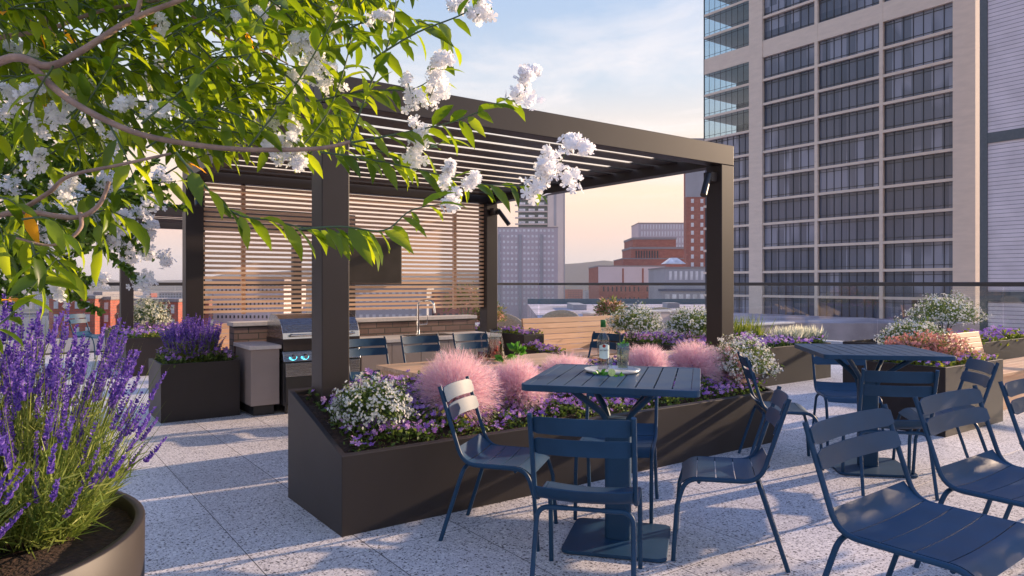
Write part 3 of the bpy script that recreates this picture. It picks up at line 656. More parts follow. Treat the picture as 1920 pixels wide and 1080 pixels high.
bedding('lime leaves and lilac blooms along the planter behind the far blue table', 7.52, 8.84, 3.16, 3.95, .66, .66, 700, fs=.022, lf=LIMEG, ff=.3, hgt=.12)
for u, b, z, r, lb, kind in ((1712, 4.05, .80, .30, 'white bush left of the red bush, above the far blue table', 0), (1770, 4.9, .98, .40, 'tallest white bush, behind the slanted bench back', 0),
                       (1690, 3.75, .72, .20, 'pinkish bush just above the far blue table', 1), (1760, 3.5, .74, .26, 'red and lime bush spilling toward the folding chair', 1), (1718, 3.6, .76, .2, 'small coral bush in the middle of the red group', 1)):
    if b > 4.5: a = a_at(u, b)
    else: a = a_at(u, b)
    p = ab(a, b)
    if kind == 0: shrub('white_flower_bush', lb, (p.x, p.y, z), r, 440, fs=.021, ls=.04, nlf=3200, sx_=1.15)
    else: shrub('red_leaf_bush', lb, (p.x, p.y, z), r, 160, fl=CORAL, fs=.03, lf=REDB, ls=.04, nlf=1500, sx_=1.2)
planter('tall planter carrying the largest white bush behind the bench', 9.5, 10.8, 4.6, 5.3, .70)
planter('brown planter with lilac and lime edging at the right edge of the view', 11.1, 13.4, 4.25, 4.9, .66)
bedding('lilac and lime flowers in the planter at the right edge', 11.14, 13.3, 4.28, 4.86, .64, .64, 700, fs=.03, lf=LIMEG, ff=.45, hgt=.16)

def spikes(label, c, spread, h0, h1, n, loc_parent=None, lean=.35, whorl=9, fsz=.008, leafn=1500, leafl=.16, group=None, spk=.11, nsp=None):
    t = thing('lavender', label, 'lavender', c, 0, group)
    ang = rng.uniform(0, 2*math.pi, n); rad = np.sqrt(rng.uniform(0, 1, n))
    base = np.stack([np.cos(ang)*rad*spread*.35, np.sin(ang)*rad*spread*.35, np.zeros(n)], 1)
    d = unit(np.stack([np.cos(ang)*rad*lean, np.sin(ang)*rad*lean, np.ones(n)], 1)+rng.normal(size=(n, 3))*.07)
    Ln = rng.uniform(h0, h1, n)*(1-.18*rad); tip = base+d*Ln[:, None]; tip[:, 2] -= .04*rad
    nb = NB()
    for s0 in (0, .5):
        P = base+(tip-base)*s0; nb.scatter(BLADE, P, frames(tip-base), np.stack([np.full(n, .0035), Ln*.55, np.ones(n)], 1))
        nb.scatter(BLADE, P, frames(tip-base), np.stack([np.full(n, .0035), Ln*.55, np.ones(n)], 1))
    nb.build('stems', LAVG, t)
    fb = NB(); k = whorl; ns_ = nsp or n; tip = tip[:ns_]; dS = d[:ns_]
    n_all = n; n = ns_
    sl_ = rng.uniform(.7, 1.25, n)*spk
    for j in range(k):
        q = tip-dS*(sl_*(j/k))[:, None]
        for m_ in range(5):
            a2 = rng.uniform(0, 6.28, n); e = np.stack([np.cos(a2), np.sin(a2), np.full(n, .6)], 1)
            fb.scatter(ROUNDL, q, frames(e+dS*.6), rng.uniform(.8, 1.3, n)*fsz*(1.5-.6*(1-j/k)))
    fb.build('flower_spikes', LAV, t)
    n = n_all; tip = base+d*Ln[:, None]
    ii = rng.integers(0, n, leafn); f_ = rng.uniform(0, .62, (leafn, 1))**1.1; P = base[ii]+(tip[ii]-base[ii])*f_+rng.normal(size=(leafn, 3))*.012
    dd = d[ii]+rng.normal(size=P.shape)*.5
    NB().scatter(BLADE, P, frames(dd), np.stack([np.full(leafn, .0065), rng.uniform(.5, 1.2, leafn)*leafl, np.ones(leafn)], 1)).build('foliage', LAVG, t)
    return t
p = ab(1.80, 8.72, .60); spikes('purple lavender clump standing in the square planter by the kitchen', p, .55, .36, .58, 260, fsz=.017, lean=.35, spk=.2, leafn=3000, leafl=.13)

# round pot in the near left corner
PC = Vector((-2.13, 2.42, 0))
t = thing('round_planter', 'large round bronze planter full of lavender in the near left corner', 'planter', PC)
MB().lathe([(.70, 0), (.775, .02), (.78, .60), (.775, .605), (.748, .605), (.745, .60), (.745, .5)], 72).build('shell', BRONZE, t)
vs_ = [(0, 0, .56)]; fs_ = []
for j in range(1, 9):
    for k in range(40):
        a = 2*math.pi*k/40; r = .745*j/8; vs_.append((r*math.cos(a), r*math.sin(a), .545+random.uniform(-.012, .012)))
for k in range(40): fs_.append((0, 1+k, 1+(k+1) % 40))
for j in range(7):
    for k in range(40): fs_.append((1+j*40+k, 1+(j+1)*40+k, 1+(j+1)*40+(k+1) % 40, 1+j*40+(k+1) % 40))
MB().add(vs_, fs_, True).build('soil', SOIL, t)
g = 'lavender plants in the round planter'
spikes('lavender nearest the camera in the round planter', (-1.93, 2.15, .55), .5, .34, .56, 170, nsp=45, lean=.75, fsz=.0125, leafn=4200, leafl=.10, whorl=13, spk=.15, group=g)
spikes('lavender leaning out over the right rim of the round planter', (-1.80, 2.66, .55), .5, .42, .74, 190, nsp=90, lean=.85, fsz=.0125, leafn=4200, leafl=.10, whorl=13, spk=.15, group=g)
spikes('tall lavender at the back of the round planter', (-1.96, 2.86, .55), .55, .66, .96, 240, nsp=150, lean=.42, fsz=.0125, leafn=4200, leafl=.10, whorl=13, spk=.15, group=g)
spikes('tall lavender at the left side of the round planter', (-2.22, 2.70, .55), .55, .70, 1.05, 240, nsp=150, lean=.42, fsz=.0125, leafn=4200, leafl=.10, whorl=13, spk=.15, group=g)

def added_shade_tree(label, a, b, n=2600, h=2.5):  # unseen trees, added with their planters to shade the paving and lounge chairs
    t = thing('added_shade_tree', label, 'tree', ab(a, b, .5), 0, 'shade trees added right of the view')
    MB().tube(smoothpath([(0, 0, 0), (.03, 0, .6), (-.02, .03, 1.3), (0, 0, h)]), [.035-.0014*i for i in range(19)], 8).build('trunk', BARK, t)
    d = unit(rng.normal(size=(n, 3))); P = d*rng.uniform(.2, 1, (n, 1))**.6*[.95, .95, .75]*(1+.25*np.sin(d[:, :1]*7+d[:, 1:2]*5))+[0, 0, h-.35]
    NB().scatter(LEAFT, P, frames(rng.normal(size=(n, 3))+[0, 0, -.4]), rng.uniform(.08, .12, n)).build('crown', LEAF, t, True)
for a, b, lb in ((9.6, -.6, 'shade tree added in the nearest planter outside the right edge'), (7.9, 1.05, 'shade tree added right beside the wide lounge chairs, outside the right edge')):
    planter('added bronze planter holding a '+lb[:10]+(' farther from the lounge chairs' if b < 0 else ' close to the lounge chairs'), a-.45, a+.45, b-.45, b+.45, .55); added_shade_tree(lb, a, b, *((5200, 1.75) if b > 0 else (2600, 2.5)))

# ---------------------------------------------------------------- blue chairs
def seat_profile(d):
    return fillet([(0, -d/2-.03, .54), (0, -d/2+.035, .462), (0, d/2-.03, .458), (0, d/2+.03, .415)], [.10, .06], 7)
def make_chair(w_, d, label):
    t = thing('garden_chair', label, 'chair'); hw = w_/2; r = .0125
    for s in (-1, 1):
        pts = fillet([(s*hw, -d/2-.125, .90), (s*hw, -d/2+.02, .455), (s*hw, d/2, .450), (s*hw, d/2+.045, .30)], [.09, .07], 6)
        MB().tube(pts, r, 10).build('side_frame', NAVY, t)
        MB().tube([(s*hw, d/2+.045, .30), (s*hw, d/2+.065, 0)], r, 10).build('leg', NAVY, t)
        MB().tube(fillet([(s*hw*.35, -d/2+.02, .432), (s*(hw-.01), -d/2+.02, .432), (s*hw, -d/2-.12, 0)], .06, 6), r, 10).build('leg', NAVY, t)
    MB().tube([(-hw*.36, -d/2+.02, .432), (hw*.36, -d/2+.02, .432)], r*.9, 8).tube([(-hw+.012, d/2-.07, .432), (hw-.012, d/2-.07, .432)], r*.8, 8).build('crossbar', NAVY, t)
    prof = seat_profile(d)
    # resample by arc length and cut into five slats
    cum = [0]
    for i in range(1, len(prof)): cum.append(cum[-1]+(prof[i]-prof[i-1]).length)
    def at(s_):
        s_ = max(0, min(cum[-1], s_))
        for i in range(1, len(cum)):
            if s_ <= cum[i]+1e-9:
                f = (s_-cum[i-1])/max(cum[i]-cum[i-1], 1e-9); return prof[i-1]*(1-f)+prof[i]*f
        return prof[-1]
    T = cum[-1]; ns = 5; m = MB(); nx = 9; ww = hw-.012
    for k in range(ns):
        s0 = T*k/ns+(.0025 if k else 0); s1 = T*(k+1)/ns-(.0025 if k < ns-1 else 0); ny = 6
        top = []; bot = []
        for j in range(ny+1):
            s_ = s0+(s1-s0)*j/ny; p = at(s_); q = at(s_+.004)-at(s_-.004); q.normalize(); nrm = Vector((0, -q.z, q.y))
            for i in range(nx+1):
                x = -ww+2*ww*i/nx; sag = -.014*(1-(x/ww)**2)
                P = Vector((x, p.y, p.z))+nrm*(sag+.004); top.append(P); bot.append(P-nrm*.006)
        W1 = nx+1; fs = []
        for j in range(ny):
            for i in range(nx): fs.append((j*W1+i, j*W1+i+1, (j+1)*W1+i+1, (j+1)*W1+i))
        o_ = len(top); fb = [tuple(reversed([q_+o_ for q_ in f_])) for f_ in fs]
        edge = []
        for i in range(nx): edge += [(i+1, i, o_+i, o_+i+1), (ny*W1+i, ny*W1+i+1, o_+ny*W1+i+1, o_+ny*W1+i)]
        for j in range(ny): edge += [(j*W1, (j+1)*W1, o_+(j+1)*W1, o_+j*W1), ((j+1)*W1+nx, j*W1+nx, o_+j*W1+nx, o_+(j+1)*W1+nx)]
        m.add(top+bot, fs+fb+edge, True)
    so_ = m.build('seat', NAVY, t)
    for z0, z1 in ((.702, .784), (.804, .888)):
        m = MB(); nx2 = 14; vs_ = []
        for i in range(nx2+1):
            x = -hw-.004+(w_+.008)*i/nx2; cut = .012 if i in (0, nx2) else 0
            for zz in (z0+cut, z1-cut):
                yb = -d/2-.125+(.90-zz)/.445*.145+.014; yy = yb-.036*(1-(x/hw)**2)
                vs_ += [(x, yy, zz), (x, yy+.006, zz)]
        fs = []
        for i in range(nx2):
            a, b = i*4, (i+1)*4
            fs += [(a, a+2, b+2, b), (a+1, b+1, b+3, a+3), (a, b, b+1, a+1), (a+2, a+3, b+3, b+2)]
        fs += [(0, 1, 3, 2), (nx2*4, nx2*4+2, nx2*4+3, nx2*4+1)]
        m.add(vs_, fs, True).build('back_slat', NAVY, t)
    for o_ in t.children:
        if o_.name.startswith(('seat', 'back_slat')):
            e = o_.modifiers.new('es', 'EDGE_SPLIT'); e.split_angle = R(40)
    return t
ch = make_chair(.475, .40, 'x'); lo = make_chair(.74, .52, 'x')
GT1 = 'chairs round the near blue table'; GT2 = 'chairs round the far blue table'; GD = 'chairs behind the teak dining table'; GL = 'wide lounge chairs at right'
CH = [(.385, 3.53, -13, 'blue slatted chair seen from behind, nearest the camera at the near table', GT1),
      (-.045, 4.28, -106, 'blue slatted chair at the left side of the near table, facing right', GT1),
      (1.19, 4.00, 75, 'blue slatted chair at the right side of the near table, facing left', GT1),
      (.70, 4.70, 165, 'blue slatted chair between the near table and the long planter', GT1),
      (2.28, 5.98, -100, 'blue slatted chair beside the right end of the long planter', GT2),
      (3.17, 6.71, 170, 'blue slatted chair tucked behind the far blue table', GT2),
      (2.78, 5.27, -12, 'blue slatted chair seen from behind in front of the far table', GT2),
      (3.42, 5.68, 78, 'blue slatted chair at the right side of the far table, by the brown planter', GT2)]
for i, (x, y, r, lb, gr) in enumerate(CH):
    c = ch if i == 0 else copy_tree(ch); c.location = (x, y, 0); c.rotation_euler = (0, 0, R(r)); tag(c, lb, 'chair', gr)
for a, b, r, lb in ((a_at(708, 7.05), 7.05, 180, 'blue chair behind the dining table, nearest the left pergola post'), (a_at(812, 7.05), 7.05, 180, 'middle blue chair behind the teak dining table'),
                    (a_at(908, 7.05), 7.05, 180, 'blue chair behind the dining table beside the glass pitcher'), (5.75, 6.35, 95, 'blue chair at the right end of the dining table, behind the bottle')):
    c = copy_tree(ch); p = ab(a, b); c.location = p; c.rotation_euler = (0, 0, TH+R(r)); tag(c, lb, 'chair', GD)
c = copy_tree(ch); c.location = (-8.5, 14.3, 0); c.rotation_euler = (0, 0, R(-95)); tag(c, 'lone dark blue chair standing far left before the brick houses', 'chair')
for i, (x, y, r, lb) in enumerate(((1.80, 3.00, -142, 'wide blue lounge chair in the near right corner, seen from behind'), (2.66, 3.66, -144, 'second wide blue lounge chair, partly behind the near right one'),
                    (3.52, 4.24, -146, 'wide blue lounge chair cut off by the right edge of the view'))):
    c = lo if i == 0 else copy_tree(lo); c.location = (x, y, 0); c.rotation_euler = (0, 0, R(r)); tag(c, lb, 'lounge chair', GL); c.name = 'lounge_chair' if i == 0 else 'lounge_chair.%03d' % i

# ---------------------------------------------------------------- blue bistro tables
def rrect(w_, d, r, n=6):
    pts = []
    for cx_, cy_, a0 in ((w_/2-r, d/2-r, 0), (-w_/2+r, d/2-r, 90), (-w_/2+r, -d/2+r, 180), (w_/2-r, -d/2+r, 270)):
        for k in range(n+1):
            a = R(a0+90*k/n); pts.append((cx_+r*math.cos(a), cy_+r*math.sin(a)))
    return pts
def blue_table(label, x, y, rz):
    t = thing('bistro_table', label, 'table', (x, y, 0), R(rz), 'blue bistro tables')
    Wt, Dt, zt = .93, 1.02, .965
    outer = rrect(Wt, Dt, .05); inner = rrect(Wt-.09, Dt-.09, .01); n = len(outer)
    vs_ = [(a, b, zt) for a, b in outer]+[(a, b, zt) for a, b in inner]+[(a, b, zt-.035) for a, b in outer]+[(a, b, zt-.035) for a, b in inner]
    fs = []
    for i in range(n):
        j = (i+1) % n; fs += [(i, j, n+j, n+i), (2*n+i, 3*n+i, 3*n+j, 2*n+j), (i, 2*n+i, 2*n+j, j), (n+i, n+j, 3*n+j, 3*n+i)]
    MB().add(vs_, fs).build('top_frame', NAVY, t, .004)
    m = MB(); k = 9; w0 = Wt-.091; wd = w0/k
    for i in range(k): m.box(-w0/2+i*wd+(.0045 if i else .001), -w0/2+(i+1)*wd-(.0045 if i < k-1 else .001), -(Dt-.091)/2, (Dt-.091)/2, zt-.014, zt-.001)
    m.build('top_slats', NAVY, t)
    MB().box(-.38, .38, -.33, -.29, zt-.034, zt-.0145).box(-.38, .38, .29, .33, zt-.034, zt-.0145).build('top_rails', NAVY, t)
    MB().prism(rrect(.15, .10, .03), .022, .72).build('column', NAVY, t, .003)
    for sx_ in (-1, 1):
        for sy in (-1, 1):
            MB().tube(fillet([(sx_*.05, sy*.03, .62), (sx_*.07, sy*.05, .74), (sx_*.24, sy*.30, zt-.035)], .08), .019, 8).build('strut', NAVY, t)
    MB().prism(rrect(.58, .58, .05), .004, .022).build('base_plate', NAVY, t, .004)
    return t
blue_table('near blue bistro table carrying the drinks tray', .62, 4.14, -15)
blue_table('far blue bistro table standing at right, empty', 2.90, 5.78, -9)

# ---------------------------------------------------------------- drinks
tz = .966
tc_ = pz(1148, 697, tz)
t = thing('serving_tray', 'round pale tray on the near blue table', 'tray', tc_)
MB().lathe([(0, .006), (.15, .006), (.165, .018), (.17, .018), (.155, .0), (0, .0)], 48).build('dish', solid('tray_enamel', (.62, .64, .65), .2, .3), t)
bc = pz(1131, 693, tz+.008)
t = thing('bottle', 'clear glass bottle with green cap and white label on the tray', 'bottle', bc)
MB().lathe([(0, .002), (.036, .002), (.038, .01), (.038, .175), (.034, .20), (.018, .225), (.015, .235), (.0145, .27)], 28).build('glass_body', glassmat('bottle_glass', (.86, .90, .90), 1.5, 2.2), t)
MB().lathe([(0, .006), (.033, .006), (.034, .15), (0, .15)], 24).build('liquor', glassmat('liquor', (.93, .84, .80), 1.33, 1.0), t)
MB().lathe([(0, .305), (.016, .305), (.0165, .30), (.0165, .26), (.015, .26)], 20).build('cap', solid('green_cap', (.02, .16, .03), .4), t)
lab = MB(); n = 10; vs_ = []
for i in range(n+1):
    a = R(-90-52+104*i/n)+R(8)
    e = .012*(1-abs(2*i/n-1)); vs_ += [(.0392*math.cos(a), .0392*math.sin(a), .075-e*.6), (.0392*math.cos(a), .0392*math.sin(a), .15+e)]
lab.add(vs_, [(2*i, 2*i+2, 2*i+3, 2*i+1) for i in range(n)], True)
lo_ = lab.build('label', solid('label_paper', (.62, .76, .72), .6), t)
MB().add([(.0102*math.cos(R(20*k)), -.0403, .148+.0102*math.sin(R(20*k))) for k in range(18)], [tuple(range(18))]).build('emblem', solid('emblem_red', (.35, .03, .02), .5), lo_)
def text_mesh(s_, size, mat, parent, loc, rot):
    cu = bpy.data.curves.new('txt', 'FONT'); cu.body = s_; cu.size = size; cu.align_x = 'CENTER'; cu.extrude = .0003
    o_ = bpy.data.objects.new('txt', cu); col.objects.link(o_); bpy.context.view_layer.update()
    me = bpy.data.meshes.new_from_object(o_.evaluated_get(bpy.context.evaluated_depsgraph_get()))
    bpy.data.objects.remove(o_); me.materials.clear(); me.materials.append(mat)
    q = bpy.data.objects.new('lettering', me); col.objects.link(q); q.parent = parent; q.location = loc; q.rotation_euler = rot; return q
text_mesh('BACARDI', .0125, BLACK, lo_, (0.0, -.0415, .118), (R(90), 0, 0))
gc = pz(1168, 694, tz+.008)
t = thing('mojito_glass', 'tall clear glass of lime drink with mint on the tray', 'drinking glass', gc)
MB().lathe([(0, .004), (.030, .004), (.034, .01), (.042, .165), (.0395, .165), (.031, .015), (0, .015)], 28).build('tumbler', DRINKGL, t)
MB().lathe([(0, .017), (.030, .017), (.037, .135), (0, .135)], 24).build('drink', glassmat('mojito', (.78, .80, .55), 1.33, 1.2), t)
m = MB()
for k in range(9):
    x, y, z = random.uniform(-.016, .016), random.uniform(-.016, .016), .03+.011*k; q = .009
    m.box(x-q, x+q, y-q, y+q, z-q, z+q)
m.build('ice', glassmat('ice', (.96, .98, .98), 1.31, 3), t)
n = 14; P = rng.normal(size=(n, 3))*[.014, .014, .006]+[0.005, 0, .15]; NB().scatter(ROUNDL, P, frames(rng.normal(size=(n, 3))*[1, 1, .3]+[0, 0, .6]), np.full(n, .034)).build('mint', MINT, t)
MB().tube([(-.012, 0, .03), (-.022, 0, .235)], .0028, 6).build('straw', BLACK, t)
t = thing('lime_half', 'cut lime half lying on the tray between bottle and glass', 'lime', pz(1147, 706, tz+.012))
MB().lathe([(0, -.022), (.012, -.018), (.02, -.008), (.022, 0)], 20).build('peel', solid('lime_peel', (.16, .35, .02), .4), t)
MB().lathe([(.022, .0005), (.019, .001), (0, .001)], 20).build('flesh', solid('lime_flesh', (.55, .65, .22), .35, 0, .3, 200), t); t.rotation_euler = (R(75), 0, R(10)); t.location.z += .022
def mint_sprig(label, loc, n, s_, h=.05):
    t = thing('mint_sprig', label, 'mint', loc)
    d = rng.normal(size=(n, 3))*[1, 1, .4]+[0, 0, .5]; P = unit(d)*rng.uniform(.1, 1, (n, 1))*s_*.5+[0, 0, h*.5]; P[:, 2] = np.maximum(P[:, 2], .004)
    NB().scatter(ROUNDL, P, frames(d), rng.uniform(.8, 1.2, n)*s_).build('leaves', MINT, t)
    MB().tube([(0, 0, .003), (.004, .003, h)], .0018, 6).build('stem', TWIG, t); return t
mint_sprig('mint leaves on the left of the tray', pz(1125, 706, tz+.01), 12, .034, .02)
mint_sprig('few mint leaves right of the cut lime on the tray', pz(1160, 708, tz+.01), 5, .028, .015)
t = thing('shot_glass', 'small glass with dark lime garnish behind the cut lime on the tray', 'drinking glass', pz(1143, 690, tz+.008))
MB().lathe([(0, .003), (.018, .003), (.022, .06), (.020, .06), (.016, .01), (0, .01)], 20).build('tumbler', DRINKGL, t)

DZ = .741
t = thing('glass_pitcher', 'glass pitcher of pink drink with berries on the dining table', 'pitcher', pz(930, 674, DZ))
MB().lathe([(0, .004), (.085, .004), (.092, .02), (.080, .16), (.062, .24), (.058, .27), (.066, .30), (.062, .30), (.054, .27), (.075, .16), (.087, .02), (0, .014)], 32).build('vessel', DRINKGL, t)
MB().lathe([(0, .02), (.084, .022), (.073, .16), (.062, .20), (0, .20)], 28).build('drink', glassmat('pink_drink', (.92, .62, .55), 1.33, 1.2), t)
MB().tube(fillet([(-.07, 0, .27), (-.15, 0, .26), (-.14, 0, .10), (-.085, 0, .06)], .05), .008, 8).build('handle', DRINKGL, t)
BERRY = solid('berry', (.42, .02, .03), .35)
m = MB()
for k in range(9):
    m.lathe([(0, -.018), (.014, -.01), (.019, 0), (.013, .012), (0, .018)], 10, (random.uniform(-.045, .045), random.uniform(-.045, .045), random.uniform(.06, .18)))
m.build('berries', BERRY, t)
for u, v, lb in ((901, 676, 'small glass of berry drink left of the pitcher'), (914, 673, 'short tumbler with garnish touching the pitcher')):
    t = thing('tumbler', lb, 'drinking glass', pz(u, v, DZ))
    MB().lathe([(0, .003), (.030, .003), (.033, .02), (.036, .12), (.033, .12), (.030, .02), (0, .012)], 20).build('glass_wall', DRINKGL, t)
    MB().lathe([(0, .014), (.028, .014), (.031, .085), (0, .085)], 18).build('drink', glassmat('berry_drink', (.75, .35, .25), 1.33, 1.2), t)
t = thing('blackberries', 'little heap of dark berries on the dining table', 'fruit', pz(888, 674, DZ))
for k in range(6): MB().lathe([(0, -.011), (.010, -.006), (.013, 0), (.009, .008), (0, .012)], 10, (random.uniform(-.035, .035), random.uniform(-.02, .02), .012)).build('berry', solid('dark_berry', (.03, .01, .015), .35) if k == 0 else MATS['dark_berry'], t)
mint_sprig('bright green mint sprig standing right of the pitcher', pz(968, 676, DZ), 16, .10, .14)
mint_sprig('flat mint leaves lying beside the pitcher base', pz(948, 679, DZ), 6, .09, .02)

# wicker chairs on the far terrace
def wicker(label, x, y, rz, s=1.0):
    t = thing('wicker_chair', label, 'chair', (x, y, 0), R(rz), 'wicker chairs beyond the benches')
    n = 20; vs_ = []
    for j, (z, rr) in enumerate(((.30, .30), (.55, .36), (.78, .39), (.86, .395))):
        for i in range(n+1):
            a = R(-20+220*i/n); top = z*(.78+.22*math.sin(max(0, a))) if j > 1 else z
            vs_.append((rr*math.cos(a)*s, rr*math.sin(a)*s, top*s))
    m = MB().add(vs_, [(j*(n+1)+i, j*(n+1)+i+1, (j+1)*(n+1)+i+1, (j+1)*(n+1)+i) for j in range(3) for i in range(n)], True).build('woven_back', RATTAN, t)
    sm = m.modifiers.new('s', 'SOLIDIFY'); sm.thickness = .03
    MB().tube([vs_[3*(n+1)+i] for i in range(n+1)], .022, 8).build('rim', RATTAN, t)
    MB().lathe([(0, .42), (.3, .42), (.33, .38), (.33, .32), (0, .32)], 24).build('cushion', solid('cream_cushion', (.6, .53, .46), .9) if 'cream_cushion' not in MATS else MATS['cream_cushion'], t)
    for a in (45, 135, 225, 315): MB().tube([(.24*math.cos(R(a)), .24*math.sin(R(a)), .32), (.29*math.cos(R(a)), .29*math.sin(R(a)), 0)], .015, 8).build('leg', RATTAN, t)
    return t
for u, Y, rz, lb in ((942, 14.0, 20, 'wicker chair just right of the far pergola post, over the planter'), (1050, 15.2, -10, 'wicker chair whose rim shows above the sunlit bench'), (1168, 15.0, 10, 'wicker chair above the right end of the bench, left of the white bush'), (1245, 17.0, 0, 'farthest wicker chair, above the pale wall left of the pergola post')):
    wicker(lb, (u-UC)/F*Y, Y, rz, 1.05)
t = thing('low_wall', 'pale pink stucco garden wall behind the white bushes', 'wall', ab(10.5, 11.6), TH)
STUC = solid('pink_stucco', (.58, .47, .43), .85, 0, .06, 6)
MB().box(0, 3.3, 0, .25, 0, .82).build('wall_body', STUC, t); MB().box(-.02, 3.32, -.02, .27, .822, .87).build('coping', STONE, t, .004)
t = thing('low_wall', 'short grey wall with pale coping left of the far blue table', 'wall', ab(11.2, 8.6), TH)
MB().box(0, 2.3, 0, .25, 0, .66).build('wall_body', CABINET, t); MB().box(-.02, 2.32, -.02, .27, .662, .70).build('coping', STONE, t, .004)

# ---------------------------------------------------------------- big flowering tree, upper left
tree = thing('flowering_tree', 'large leaved tree with white blossom branches reaching in from the left', 'tree', (-2.62, 2.72, .55))
TO = Vector(tree.location)
def rel(p): return Vector(p)-TO
m = MB().tube(smoothpath([rel(q) for q in ((-2.62, 2.72, .50), (-2.66, 2.74, 1.2), (-2.60, 2.68, 1.75), (-2.48, 2.6, 2.2), (-2.2, 2.5, 2.7), (-1.9, 2.6, 3.3))]), [.055-.0012*i for i in range(31)], 12)
m.build('trunk', BARK, tree)
# boughs: pixel path, distance, radii
BO = [([(-420, 470), (-180, 250), (0, 115), (90, 124), (150, 97), (250, 35), (350, -5), (460, -60)], [2.55, 2.45, 2.35, 2.35, 2.35, 2.4, 2.45, 2.5], .017, .007),
      ([(60, 124), (120, 180), (200, 226), (280, 256), (400, 276), (500, 281), (600, 278), (657, 266)], [2.35, 2.33, 2.3, 2.28, 2.25, 2.25, 2.25, 2.25], .012, .006),
      ([(-180, 250), (-60, 80), (0, 70), (90, 55), (190, 20), (300, 0)], [2.5, 2.6, 2.6, 2.65, 2.7, 2.8], .012, .006),
      ([(-450, 560), (-150, 430), (0, 402), (60, 398), (140, 408), (185, 385), (205, 340)], [2.6, 2.4, 2.2, 2.2, 2.2, 2.2, 2.2], .011, .006),
      ([(-60, 412), (30, 395), (90, 362), (130, 330), (220, 310), (320, 288)], [2.35, 2.25, 2.2, 2.2, 2.2, 2.2], .009, .004),
      ([(150, 400), (152, 425), (130, 448), (90, 460), (30, 446)], [2.2, 2.18, 2.16, 2.14, 2.1], .007, .003),
      ([(84, 60), (88, 20), (86, -40)], [2.65, 2.7, 2.75], .008, .006),
      ([(255, 32), (262, 5), (270, -40)], [2.4, 2.42, 2.45], .009, .007),
      ([(360, 30), (420, 70), (480, 90), (540, 120)], [2.7, 2.8, 2.9, 3.0], .006, .003)]
LT = []   # leaf rows: list of (points)
for path, dist, r0, r1 in BO:
    pts = smoothpath([rel(pt(u, v, d)) for (u, v), d in zip(path, dist)]); k = len(pts)
    MB().tube(pts, [r0+(r1-r0)*i/(k-1) for i in range(k)], 10).build('bough', BARK, tree)
TW = [([(655, 268), (760, 248), (860, 225), (955, 182)], 2.25), ([(600, 285), (700, 300), (800, 322), (900, 345), (1000, 348)], 2.25),
      ([(330, 285), (380, 345), (440, 400), (500, 412), (600, 432), (690, 440)], 2.05), ([(560, 430), (640, 425), (720, 432), (770, 395), (830, 382)], 2.02), ([(655, 268), (690, 170), (730, 75), (745, -20)], 2.25),
      ([(465, 278), (560, 150), (645, 0)], 2.3), ([(265, 232), (400, 118), (530, -10)], 2.2), ([(560, 282), (620, 200), (660, 60), (640, -30)], 2.4),
      ([(-60, 640), (10, 600), (50, 550), (110, 480)], 2.0), ([(150, 408), (200, 395), (260, 420)], 2.3), ([(60, 455), (70, 500), (75, 540)], 2.1), ([(700, 110), (780, 62), (860, 30), (905, 5)], 2.3),
      ([(590, 190), (690, 170), (780, 165), (840, 120)], 2.45), ([(180, 380), (240, 350), (330, 340)], 2.35), ([(100, 124), (60, 190), (50, 250)], 2.3), ([(200, 226), (230, 280), (250, 330)], 2.3),
      ([(640, 60), (720, 30), (800, 45), (850, 85)], 2.6), ([(655, 270), (760, 290), (840, 262)], 2.3)]
def in_canopy(u, v):
    lim = 660+60*math.sin(v*.03)-(.55*max(0, v-180)) if v > 60 else 800-1.2*max(0, v)
    return u < lim and v < (330 if u < 330 else 290)
rt = random.Random(3)
while len(TW) < 520:
    u = rt.uniform(-140, 760); v = rt.uniform(-170, 340)
    if not in_canopy(u, v) or (u < 240 and v > 160 and rt.random() < .72): continue
    d = rt.uniform(2.35, 3.7); ln = rt.uniform(90, 230)*2.3/d; an = R(rt.uniform(-60, 50))
    pts = [(u, v)]
    for k in range(3): an += R(rt.uniform(-8, 22)); pts.append((pts[-1][0]+ln/3*math.cos(an), pts[-1][1]+ln/3*math.sin(an)))
    if not in_canopy(*pts[-1]): continue
    TW.append((pts, d))
for k in range(18):   # lower left fringe
    u = rt.uniform(-60, 150); v = rt.uniform(330, 500) if u < 90 else rt.uniform(330, 430); d = rt.uniform(2.05, 2.6)
    TW.append(([(u, v), (u+rt.uniform(20, 60), v+rt.uniform(-20, 30)), (u+rt.uniform(40, 90), v+rt.uniform(10, 70))], d))
tm = MB(); LP = []; LD = []; LN_ = []; LS = []
for TWI, (path, d) in enumerate(TW):
    dd = rt.uniform(-.10, .25)
    P = smoothpath([rel(pt(u, v, d+dd*i/len(path))) for i, (u, v) in enumerate(path)], 6); k = len(P)
    tm.tube(P, [.0038-.0022*i/(k-1) for i in range(k)], 6, cap=False)
    acc = 0; side = 1
    for i in range(1, k):
        seg = P[i]-P[i-1]; acc += seg.length
        while acc > .030:
            acc -= .030; side = -side; T_ = seg.normalized()
            lat = T_.cross(Vector((0, 0, 1))+Vector((rt.gauss(0, .3), rt.gauss(0, .3), 0))).normalized()*side
            dr = T_*rt.uniform(.4, .9)+lat*rt.uniform(.5, 1.0)+Vector((0, 0, rt.uniform(-.85, .15)))
            LP.append(P[i]); LD.append(dr); LN_.append(Vector((rt.gauss(0, .35), rt.gauss(-.2, .35), 1))); LS.append(rt.uniform(.075, .125)*(1.1 if TWI < 18 else 1))
tm.build('twigs', TWIG, tree)['kind'] = 'stuff'
LP = np.array([tuple(p) for p in LP]); LD = np.array([tuple(p) for p in LD]); LN_ = np.array([tuple(p) for p in LN_]); LS = np.array(LS)
NB().scatter(LEAFT, LP, frames(LD, LN_), LS).build('crown', LEAF, tree, True)
print('tree leaves', len(LP))
